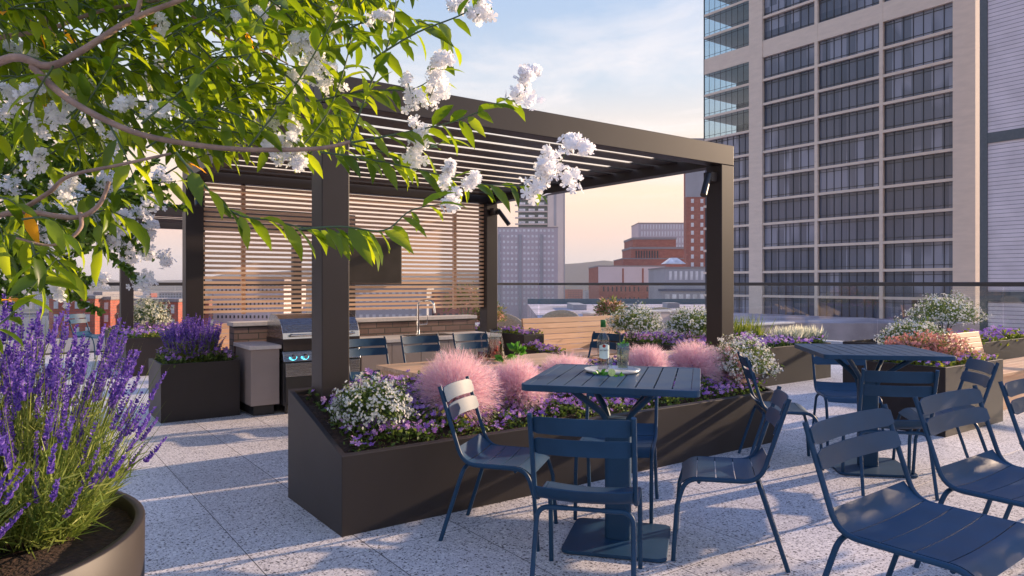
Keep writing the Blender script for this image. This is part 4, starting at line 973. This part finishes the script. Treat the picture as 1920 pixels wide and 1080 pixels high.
def panicle(nb, c, r, n, s=.016):
    d = unit(rng.normal(size=(n, 3))); P = np.array(c)+d*rng.uniform(.25, 1, (n, 1))*r*np.array([1, 1, 1])
    nb.scatter(FLOWER, P, zframes(d+rng.normal(size=d.shape)*.6), rng.uniform(.65, 1.25, n)*s)
BL = [(985, 160, 2.25, 34), (1050, 305, 2.25, 46), (1015, 318, 2.27, 28), (840, 320, 2.25, 16), (885, 338, 2.25, 20), (850, 372, 2.22, 20), (820, 145, 2.3, 38), (770, 175, 2.3, 24), (905, 25, 2.3, 28), (780, 265, 2.3, 30),
      (545, 290, 2.35, 36), (530, 265, 2.35, 24), (590, 110, 2.5, 40), (480, 30, 2.5, 34), (300, 55, 2.6, 24), (70, 300, 2.5, 34), (130, 355, 2.5, 30), (20, 190, 2.6, 30), (110, 200, 2.6, 36), (60, 175, 2.7, 30),
      (215, 250, 2.6, 26), (40, 90, 2.7, 26), (110, 540, 2.3, 16), (625, 40, 2.6, 20), (710, 30, 2.5, 22), (860, 10, 2.4, 20), (150, 170, 2.8, 30), (330, 250, 2.6, 22)]
BL += [(rt.uniform(0, 620), rt.uniform(0, 250), rt.uniform(2.3, 2.9), rt.uniform(16, 30)) for _ in range(16)]
BL = [(u, v, d, r*.78 if u < 260 else r) for u, v, d, r in BL]
nb = NB(); stm = MB()
for u, v, d, r in BL:
    c = rel(pt(u, v, d)); rr = r/F*d; ax = Vector((rt.uniform(-.2, .9), rt.uniform(-.5, .5), rt.uniform(-.2, .9))).normalized()
    stm.tube([c-ax*rr*1.2, c, c+ax*rr*1.1], .0016, 5)
    for q in range(7):
        f_ = -1+2*q/6; rad = rr*(.62-.25*f_); cc = c+ax*rr*f_+Vector((rt.gauss(0, .22), rt.gauss(0, .22), rt.gauss(0, .22)))*rr
        stm.tube([c+ax*rr*f_*.8, cc], .001, 4)
        panicle(nb, cc, rad*.8, max(5, int(13*(r/34)**2)), .0175)
stm.build('blossom_stems', TWIG, tree)['kind'] = 'stuff'
nb.build('blossoms', BLOOM, tree)

# smaller leaved white flowering tree behind it
t2 = thing('small_leaved_tree', 'bushy small leaved tree with white flowers behind the lavender', 'tree', (-5.6, 6.6, 0))
T2 = Vector(t2.location)
MB().tube(smoothpath([(0, 0, 0), (.05, 0, .8), (.2, -.1, 1.4), (.5, -.3, 2.0)]), [.06-.002*i for i in range(19)], 10).build('trunk', BARK, t2)
sm_ = MB(); P_ = []; D2 = []; FP = []
for k in range(330):
    u = rt.uniform(-160, 280); v = rt.uniform(140, 545)
    if u > 60+220*(1-abs(v-370)/230) or (v > 470 and u > 110): continue
    d = rt.uniform(5.0, 7.2); p0 = pt(u, v, d)-T2
    dr = Vector((rt.uniform(.1, 1), rt.uniform(-.6, .6), rt.uniform(-.5, .6))).normalized(); ln = rt.uniform(.25, .5)
    sm_.tube([p0, p0+dr*ln*.5+Vector((0, 0, .02)), p0+dr*ln], .0035, 5, cap=False)
    for q in range(84):
        f_ = q/84; P_.append(p0+dr*ln*f_); D2.append(dr*.5+Vector((rt.gauss(0, .6), rt.gauss(0, .6), rt.gauss(0, .6))))
    if rt.random() < .4: FP.append(p0+dr*ln)
for (u, v, d) in ((310, 486, 6.4), (264, 522, 6.2), (244, 465, 6.3), (275, 440, 6.5), (115, 545, 5.5), (285, 420, 6.5), (262, 395, 6.3)):
    p1 = pt(u, v, d)-T2; p0 = pt(150, 400, d)-T2; FP.append(p1)
    pts = [p0, (p0+p1)*.5+Vector((0, 0, -.05)), p1]; sm_.tube(smoothpath(pts), .004, 5, cap=False)
    for q in range(60):
        f_ = q/60; P_.append(p0*(1-f_)+p1*f_+Vector((0, 0, -.08*math.sin(math.pi*f_)))); D2.append(Vector((rt.gauss(.3, .6), rt.gauss(0, .6), rt.gauss(0, .6))))
sm_.build('twigs', TWIG, t2)['kind'] = 'stuff'
P_ = np.array([tuple(p) for p in P_]); D2 = np.array([tuple(p) for p in D2])
NB().scatter(ROUNDL, P_, frames(D2), rng.uniform(.04, .07, len(P_))).build('crown', LEAF2, t2, True)
nb = NB()
for p in FP: panicle(nb, p, rt.uniform(.06, .12), 42, .028)
nb.build('blossoms', BLOOM, t2)

# ---------------------------------------------------------------- tower
BEIGE = solid('tower_precast', (.76, .64, .53), .8, 0, .06, .6, (1, 1, 4), bump=.1, bscale=2)
DARKF = solid('tower_mullion', (.03, .035, .045), .5)
def tglass(name, lo_c, hi_c, rough=.06):
    m, nt, out = newmat(name)
    b = N(nt, 'ShaderNodeBsdfPrincipled'); L(nt, b.outputs[0], out.inputs[0])
    g = N(nt, 'ShaderNodeNewGeometry'); rot = N(nt, 'ShaderNodeVectorRotate', rotation_type='Z_AXIS'); rot.inputs['Angle'].default_value = -TH
    L(nt, g.outputs['Position'], rot.inputs['Vector'])
    sn = N(nt, 'ShaderNodeVectorMath', operation='SNAP'); sn.inputs[1].default_value = (50, 1.03, 3.1); L(nt, rot.outputs[0], sn.inputs[0])
    wn = N(nt, 'ShaderNodeTexWhiteNoise'); L(nt, sn.outputs[0], wn.inputs['Vector'])
    s2 = N(nt, 'ShaderNodeVectorMath', operation='SNAP'); s2.inputs[1].default_value = (50, 3.7, 3.1); L(nt, rot.outputs[0], s2.inputs[0])
    w2 = N(nt, 'ShaderNodeTexWhiteNoise'); L(nt, s2.outputs[0], w2.inputs['Vector'])
    ns = N(nt, 'ShaderNodeTexNoise'); ns.inputs['Scale'].default_value = .07; L(nt, rot.outputs[0], ns.inputs['Vector'])
    a1 = N(nt, 'ShaderNodeMath', operation='MULTIPLY_ADD'); a1.inputs[1].default_value = .35; L(nt, wn.outputs['Value'], a1.inputs[0])
    a2 = N(nt, 'ShaderNodeMath', operation='MULTIPLY_ADD'); a2.inputs[1].default_value = .4; L(nt, w2.outputs['Value'], a2.inputs[0]); L(nt, ns.outputs[0], a2.inputs[2]); L(nt, a2.outputs[0], a1.inputs[2])
    r = ramp(nt, [(.45, lo_c), (.95, [(x+y)/2*.9 for x, y in zip(lo_c, hi_c)]), (1.0, hi_c)]); L(nt, a1.outputs[0], r.inputs[0])
    L(nt, r.outputs[0], b.inputs['Base Color']); b.inputs['Roughness'].default_value = rough; b.inputs['Specular IOR Level'].default_value = .5; return m
TGL = tglass('tower_glass', (.06, .08, .125), (.27, .29, .37))
TA = 80.0; TB0 = .3829*TA
t = thing('apartment_tower', 'tall beige apartment tower with dark window grid at right', 'building', ab(TA, TB0, -32), TH)
zb0 = 32.0   # local z = world + 32
lev = [27.8-3.1*k for k in range(0, 19)]; lev = [z for z in lev if z > -30]
ups = [35.9, 39.0, 42.1, 45.2]
def slab(z0, z1, y0, y1, nm='spandrel', x1=1.0, x0=0.0): MB().box(x0, x1, y0, y1, z0+zb0, z1+zb0).build(nm, BEIGE, t)
MB().box(-.15, 1.2, -.0, 2.1, 0, 46+zb0).build('pier', BEIGE, t)
MB().box(-.15, 1.2, 24.7, 26.7, 0, 46+zb0).build('pier', BEIGE, t)
for y in (9.3, 17.1): MB().box(-.08, .6, y, y+.4, 0, 46+zb0).build('pier', BEIGE, t)
MB().box(1.6, 22, .4, 26.6, 0, 46.5+zb0).build('core', solid('tower_core', (.05, .05, .06), .8), t)
MB().box(1.6, 22, 26.7, 34.0, 0, 20.2+zb0).build('core', MATS['tower_core'], t)
MB().box(7.0, 22, 26.7, 34.0, 20.3+zb0, 46.5+zb0).build('core', MATS['tower_core'], t)
bays = ((2.1, 9.3), (9.7, 17.1), (17.5, 24.7), (26.7, 34.2))
slabs = sorted([(z-.15, z+.15) for z in lev]+[(30.75, 32.9)]+[(z-.15, z+.15) for z in ups])
for z0, z1 in slabs:
    for y0, y1 in bays[:3]: slab(z0, z1, y0+.002, y1-.002, 'spandrel', .9, -.05)
    slab(z0, z1, 26.702, 34.2, 'balcony_slab', 6.99 if z0 > 20 else 1.59, -.05)
protos = {}
def tower_window(y0, y1, z0, z1, balcony):
    key = (round(y1-y0, 2), round(z1-z0, 2), balcony)
    if key not in protos:
        W, Hh = y1-y0, z1-z0
        m = MB().box(.38, .42, 0, W, 0, Hh) if not balcony else MB().box(.02, .05, 0, W, 0, Hh)
        g = MB(); n = 8 if W > 7.3 else 7
        for i in range(n+1):
            yy = min(W-.06, max(0, W*i/n-.03)); g.box(.30 if not balcony else .0, .375 if not balcony else .018, yy, yy+.06, 0, Hh)
        for zz in (.12*Hh, .86*Hh): g.box(.31 if not balcony else .0, .376 if not balcony else .017, 0, W, zz, zz+.05)
        o1 = m.build('window', TGL if not balcony else glassmat('balcony_glass', (.62, .74, .82), 1.6, 1.6), None); o2 = g.build('window_frame', DARKF, o1)
        protos[key] = o1; c = o1
    else:
        c = protos[key].copy(); col.objects.link(c); c2 = protos[key].children[0].copy(); col.objects.link(c2); c2.parent = c
    c.parent = t; c.location = (0, y0, z0+zb0)
prev = None
for z0, z1 in slabs:
    if prev is not None and z0 > -22:
        for i, (y0, y1) in enumerate(bays): tower_window(y0+.003, y1-.003, prev+.003, z0-.003, i == 3 and prev > 20)
    prev = z1
MB().box(-.06, .06, 34.06, 34.18, 20.2+zb0, 46+zb0).build('corner_mullion', DARKF, t)

# lavender clad building at the right edge
SIDING = brickmat('lilac_siding', (.72, .65, .71), (.78, .70, .75), (.26, .23, .27), bw=60, bh=.30, ms=.022, off=0, rough=.7)
SA = 60.0; sb0 = .378*SA
t = thing('lilac_clad_building', 'lilac plank clad building with dark trim at the right edge', 'building', ab(SA, 13.5, -32), TH)
MB().box(0, 14, 0, sb0-13.5-.5, 0, 75).build('wall', SIDING, t)
MB().box(-.12, 14, sb0-13.5-.49, sb0-13.5, 0, 75).build('corner_trim', solid('slate_trim', (.09, .11, .13), .5), t)
YS = .6*(SA)
for zz in (12.4, .55, 23.5): MB().box(-.1, -.003, 0, sb0-13.5-.495, zz+32-.38, zz+32+.38).build('trim_band', MATS['slate_trim'], t)

# ---------------------------------------------------------------- city
WINM = solid('pale_window', (.72, .72, .76), .25, 0, .3, .4)
WIND = solid('dark_window', (.06, .065, .08), .2, 0, .3, .4)
def building(name, label, u0, u1, Y, vt, wall, depth=30, rows=0, cols=0, ww=.5, wh=.5, wm=WINM, vb=None, zb_=-32, rz=0, parapet=True, topband=None, cat='building', group=None, frame=None, margin=.04):
    s = Y/F; X0, X1 = (u0-UC)*s, (u1-UC)*s; zt = H+(HV-vt)*s; W = X1-X0; Hh = zt-zb_
    t = thing(name, label, cat, (X0, Y, zb_), R(rz), group)
    MB().box(0, W, 0, depth, 0, Hh).build('wall', wall, t)
    if parapet: MB().box(-.2, W+.2, -.2, depth+.2, Hh+.003, Hh+.5).build('roof_parapet', MATS['city_trim'], t)
    if topband: MB().box(-.15, W+.15, -.15, 1, Hh-topband[0], Hh-.01).build('cornice', topband[1], t)
    if rows:
        zb2 = H+(HV-(vb if vb else 575))*s - zb_; ph = ((Hh-(topband[0] if topband else 0))-zb2)/rows; pw = W*(1-2*margin)/cols; cnt = 0; rest = MB(); pr = None
        for r_ in range(rows):
            for c_ in range(cols):
                x = W*margin+pw*(c_+.5-ww/2); z = zb2+ph*(r_+.5-wh/2)
                if cnt < 100:
                    if pr is None: pr = MB().box(0, pw*ww, -.08, -.01, 0, ph*wh).build('window', wm, t); q = pr
                    else: q = pr.copy(); col.objects.link(q); q.parent = t
                    q.location = (x, 0, z)
                else: rest.box(x, x+pw*ww, -.08, -.01, z, z+ph*wh)
                cnt += 1
        if rest.v: rest.build('window', wm, t)['kind'] = 'stuff'
    return t
solid('city_trim', (.30, .27, .28), .8)
LILAC = solid('lilac_wall', (.52, .46, .51), .85, 0, .06, .1); CREAM = solid('cream_wall', (.70, .62, .58), .85, 0, .05, .1)
RED = brickmat('red_brick_far', (.48, .11, .07), (.54, .15, .10), (.22, .14, .12), bw=1.2, bh=.4, ms=.03)
RED2 = brickmat('brown_brick_far', (.40, .14, .105), (.46, .18, .13), (.2, .12, .1), bw=1.5, bh=.5, ms=.03)
NAVW = solid('navy_wall', (.09, .11, .19), .8, 0, .1, .1); GREYW = solid('grey_wall', (.38, .38, .42), .8, 0, .1, .1); PINKW = solid('pink_wall', (.72, .62, .63), .85, 0, .05, .1)
# slab block with three bays
t = building('apartment_block', 'lilac grey apartment block with rows of windows right of the pergola screen', 905, 1046, 430, 427, LILAC, 25, 14, 17, .55, .42, WINM, vb=575)
W0 = 141*430/F
for x in (.22, .50, .78): MB().box(W0*x-.8, W0*x+.8, -.9, -.02, 0, H+105*430/F+32-4).build('pilaster', GREYW, t)
t = building('balcony_tower', 'cream tower with a blank side wall and green glass balconies', 1027, 1057, 520, 330, CREAM, 30)
MB().box(4.4, 6.3, -.3, -.02, 76, 110).build('stair_window', GREYW, t); MB().box(11.8, 12.6, -.4, 3, 0, 108).build('corner_strip', GREYW, t)
MB().box(-21.5, -.02, 4, 30, 0, H+170*520/F+32).build('balcony_wing', solid('teal_glass_wall', (.10, .17, .18), .2, 0, .3, .1), t)
for k in range(9): MB().box(-24, -.05, 1.2, 3.98, 100-4.6*k, 100.9-4.6*k).build('balcony_slab', CREAM, t)
for k in range(8):
    for q in range(3): MB().box(-21+7*q, -16.5+7*q, 1.25, 1.35, 96.4-4.6*k, 97.9-4.6*k).build('balcony_glass', WINM, t)
building('grey_block', 'small grey block peeping over the lilac apartment block', 905, 921, 500, 398, GREYW, 20)
t = building('brick_block', 'red brick block with a blank white upper storey', 1123, 1247, 300, 500, RED2, 40, 2, 14, .3, .45, WIND, vb=572, topband=(7.2, PINKW))
for x in (.35, .65): MB().box(28*x, 28*x+.7, -.3, -.16, 0, 40).build('pilaster', RED2, t)
t = building('stepped_building', 'stepped brown brick building above the white storey', 1168, 1290, 330, 486, RED2, 30, 0, 0)
s_ = 330/F
for u0, u1, v0, v1 in ((1183, 1290, 486, 467), (1187, 1268, 467, 449)):
    MB().box((u0-1168)*s_, (u1-1168)*s_, .6, 26, H+(HV-v0)*s_+32.55, H+(HV-v1)*s_+32).build('upper_storey', RED2, t)
    MB().box((u0-1169)*s_, (u1-1167)*s_, .3, 26.3, H+(HV-v1)*s_+32.003, H+(HV-v1)*s_+33).build('cornice', MATS['city_trim'], t)
for k in range(9): MB().box((1192+5*k-1168)*s_, (1194.5+5*k-1168)*s_, .4, .58, H+(HV-486)*s_+32.6, H+(HV-470)*s_+32).build('window', WIND, t)
building('pale_office_block', 'pale lilac office block with slit windows behind the stepped building', 1197, 1292, 430, 419, LILAC, 25, 4, 16, .4, .7, WINM, vb=470)
building('brick_tower', 'tall red brick tower with white windows beside the pergola post', 1287, 1345, 260, 262, RED2, 4, 12, 3, .3, .5, WINM, vb=548, topband=(21, GREYW))
t = building('glass_pavilion_building', 'low grey modern building with a glass pyramid roof', 1248, 1345, 240, 503, GREYW, 30, 1, 9, .5, .6, WINM, vb=530)
s_ = 240/F
MB().add([(0, 1, 40.3), (7.2, 1, 40.3), (7.2, 8, 40.3), (0, 8, 40.3), (2.6, 3, 42.4), (4.6, 3, 42.4), (4.6, 6, 42.4), (2.6, 6, 42.4)], [(0,1,5,4),(1,2,6,5),(2,3,7,6),(3,0,4,7),(4,5,6,7)]).build('skylight', WINM, t)
MB().box(-2.2, 17.5, -4, -.01, 0, 31.0).build('front_wing', GREYW, t); MB().box(-2.5, 17.8, -4.3, -.01, 31.003, 31.8).build('front_cornice', NAVW, t)
for k in range(8): MB().box(-1+2.3*k, .4+2.3*k, -4.1, -4.01, 25.5, 30).build('window', WINM, t)
t = thing('neighbour_building', 'neighbouring flat roof with mottled grey gravel and teal edge', 'building', (3, 70, -32))
MB().box(0, 60, 0, 67, 0, 29.6).build('roof', solid('gravel_roof', (.50, .44, .49), .9, 0, .4, .25), t)
MB().box(0, 60, 66, 67, 29.603, 30.6).build('parapet', solid('teal_parapet', (.09, .15, .19), .6), t)
m = MB()
for k in range(6): MB().box(6+8*k, 8+8*k, 30+random.uniform(-8, 20), 33+random.uniform(0, 20), 29.603, 30.4).build('roof_unit', GREYW, t)
# left side
building('red_brick_house', 'red brick block with three rows of windows at far left', 92, 178, 110, 560, RED, 14, 3, 4, .42, .55, WINM, vb=632, zb_=-32)
building('navy_house', 'narrow navy block between the two red brick blocks', 178.5, 191, 114, 553, NAVW, 12, 3, 1, .5, .4, WINM, vb=632)
building('red_brick_house', 'slim red brick block beside the far left pergola post', 191.5, 207, 112, 562, RED, 12, 3, 1, .5, .55, WINM, vb=632)
building('navy_house', 'wide navy block behind the far left pergola post', 207.5, 272, 116, 566, NAVW, 12, 2, 4, .4, .5, WINM, vb=632, topband=(1.0, CREAM))
building('red_brick_house', 'red brick block between the two left pergola posts', 270, 334, 118, 566, RED, 12, 2, 4, .4, .6, WINM, vb=620)
building('white_house', 'white apartment block seen through the slatted screen', 400, 532, 130, 527, PINKW, 14, 6, 16, .4, .45, WIND, vb=600)
building('grey_house', 'grey low block seen through the right half of the screen', 640, 800, 150, 541, GREYW, 14, 4, 12, .5, .4, WINM, vb=600)
building('brick_house', 'brown brick low block behind the sink side of the screen', 790, 900, 160, 549, RED2, 14, 3, 9, .5, .45, WIND, vb=600)
cm_ = [RED2, GREYW, PINKW, NAVW, CREAM, LILAC, RED]
k = 0; rc = random.Random(11)
while k < 130:
    Y = rc.uniform(260, 1500); u = rc.uniform(-100, 1330)
    if 895 < u < 1050 and Y < 600: continue
    if u > 1110 and Y < 500: continue
    s = Y/F; wpx = rc.uniform(14, 40)/s*.22; wd = rc.uniform(10, 30); zt = rc.uniform(-27, -13) if Y < 700 else rc.uniform(-26, -6)
    t = thing('city_building', 'low distant city block in the hazy sprawl', 'building', ((u-UC)*s, Y, -32), R(rc.uniform(-30, 40)), 'distant low city blocks')
    MB().box(0, wd, 0, rc.uniform(10, 20), 0, zt+32).build('wall', cm_[rc.randrange(7)], t)
    m = MB()
    for i in range(int(wd/3)):
        for j in range(int((zt+32)/3.2)): m.box(1+3*i, 2.3+3*i, -.06, -.01, 1.2+3.2*j, 2.8+3.2*j)
    if m.v: m.build('windows', WIND if rc.random() < .6 else WINM, t)
    MB().box(-.2, wd+.2, -.2, 10, zt+32.003, zt+32.5).build('roof_edge', MATS['city_trim'], t)
    k += 1
# wooded hills on the horizon
vs_ = []; fs_ = []; n = 160
for i in range(n+1):
    x = -5200+10400*i/n; hgt = 55+35*math.sin(x*.0011+1)+20*math.sin(x*.0041)+8*math.sin(x*.017)+random.uniform(-3, 3)
    vs_ += [(x, 3300, -32), (x, 3500, hgt), (x, 4300, hgt*1.1-10), (x, 4800, -32)]
for i in range(n):
    for j in range(3): a = i*4+j; fs_.append((a, a+4, a+5, a+1))
tag(MB().add(vs_, fs_, True).build('hills', solid('wooded_hills', (.05, .065, .05), .95, 0, .3, .01)), kind='structure')

# haze
m, nt, out = newmat('haze_air'); pv = N(nt, 'ShaderNodeVolumePrincipled'); pv.inputs['Color'].default_value = (.86, .84, .90, 1); pv.inputs['Density'].default_value = .00012
L(nt, pv.outputs[0], out.inputs['Volume'])
HZ = MB().box(-5600, 5600, -60, 5200, -33.5, 118).build('haze', m); tag(HZ, kind='stuff')
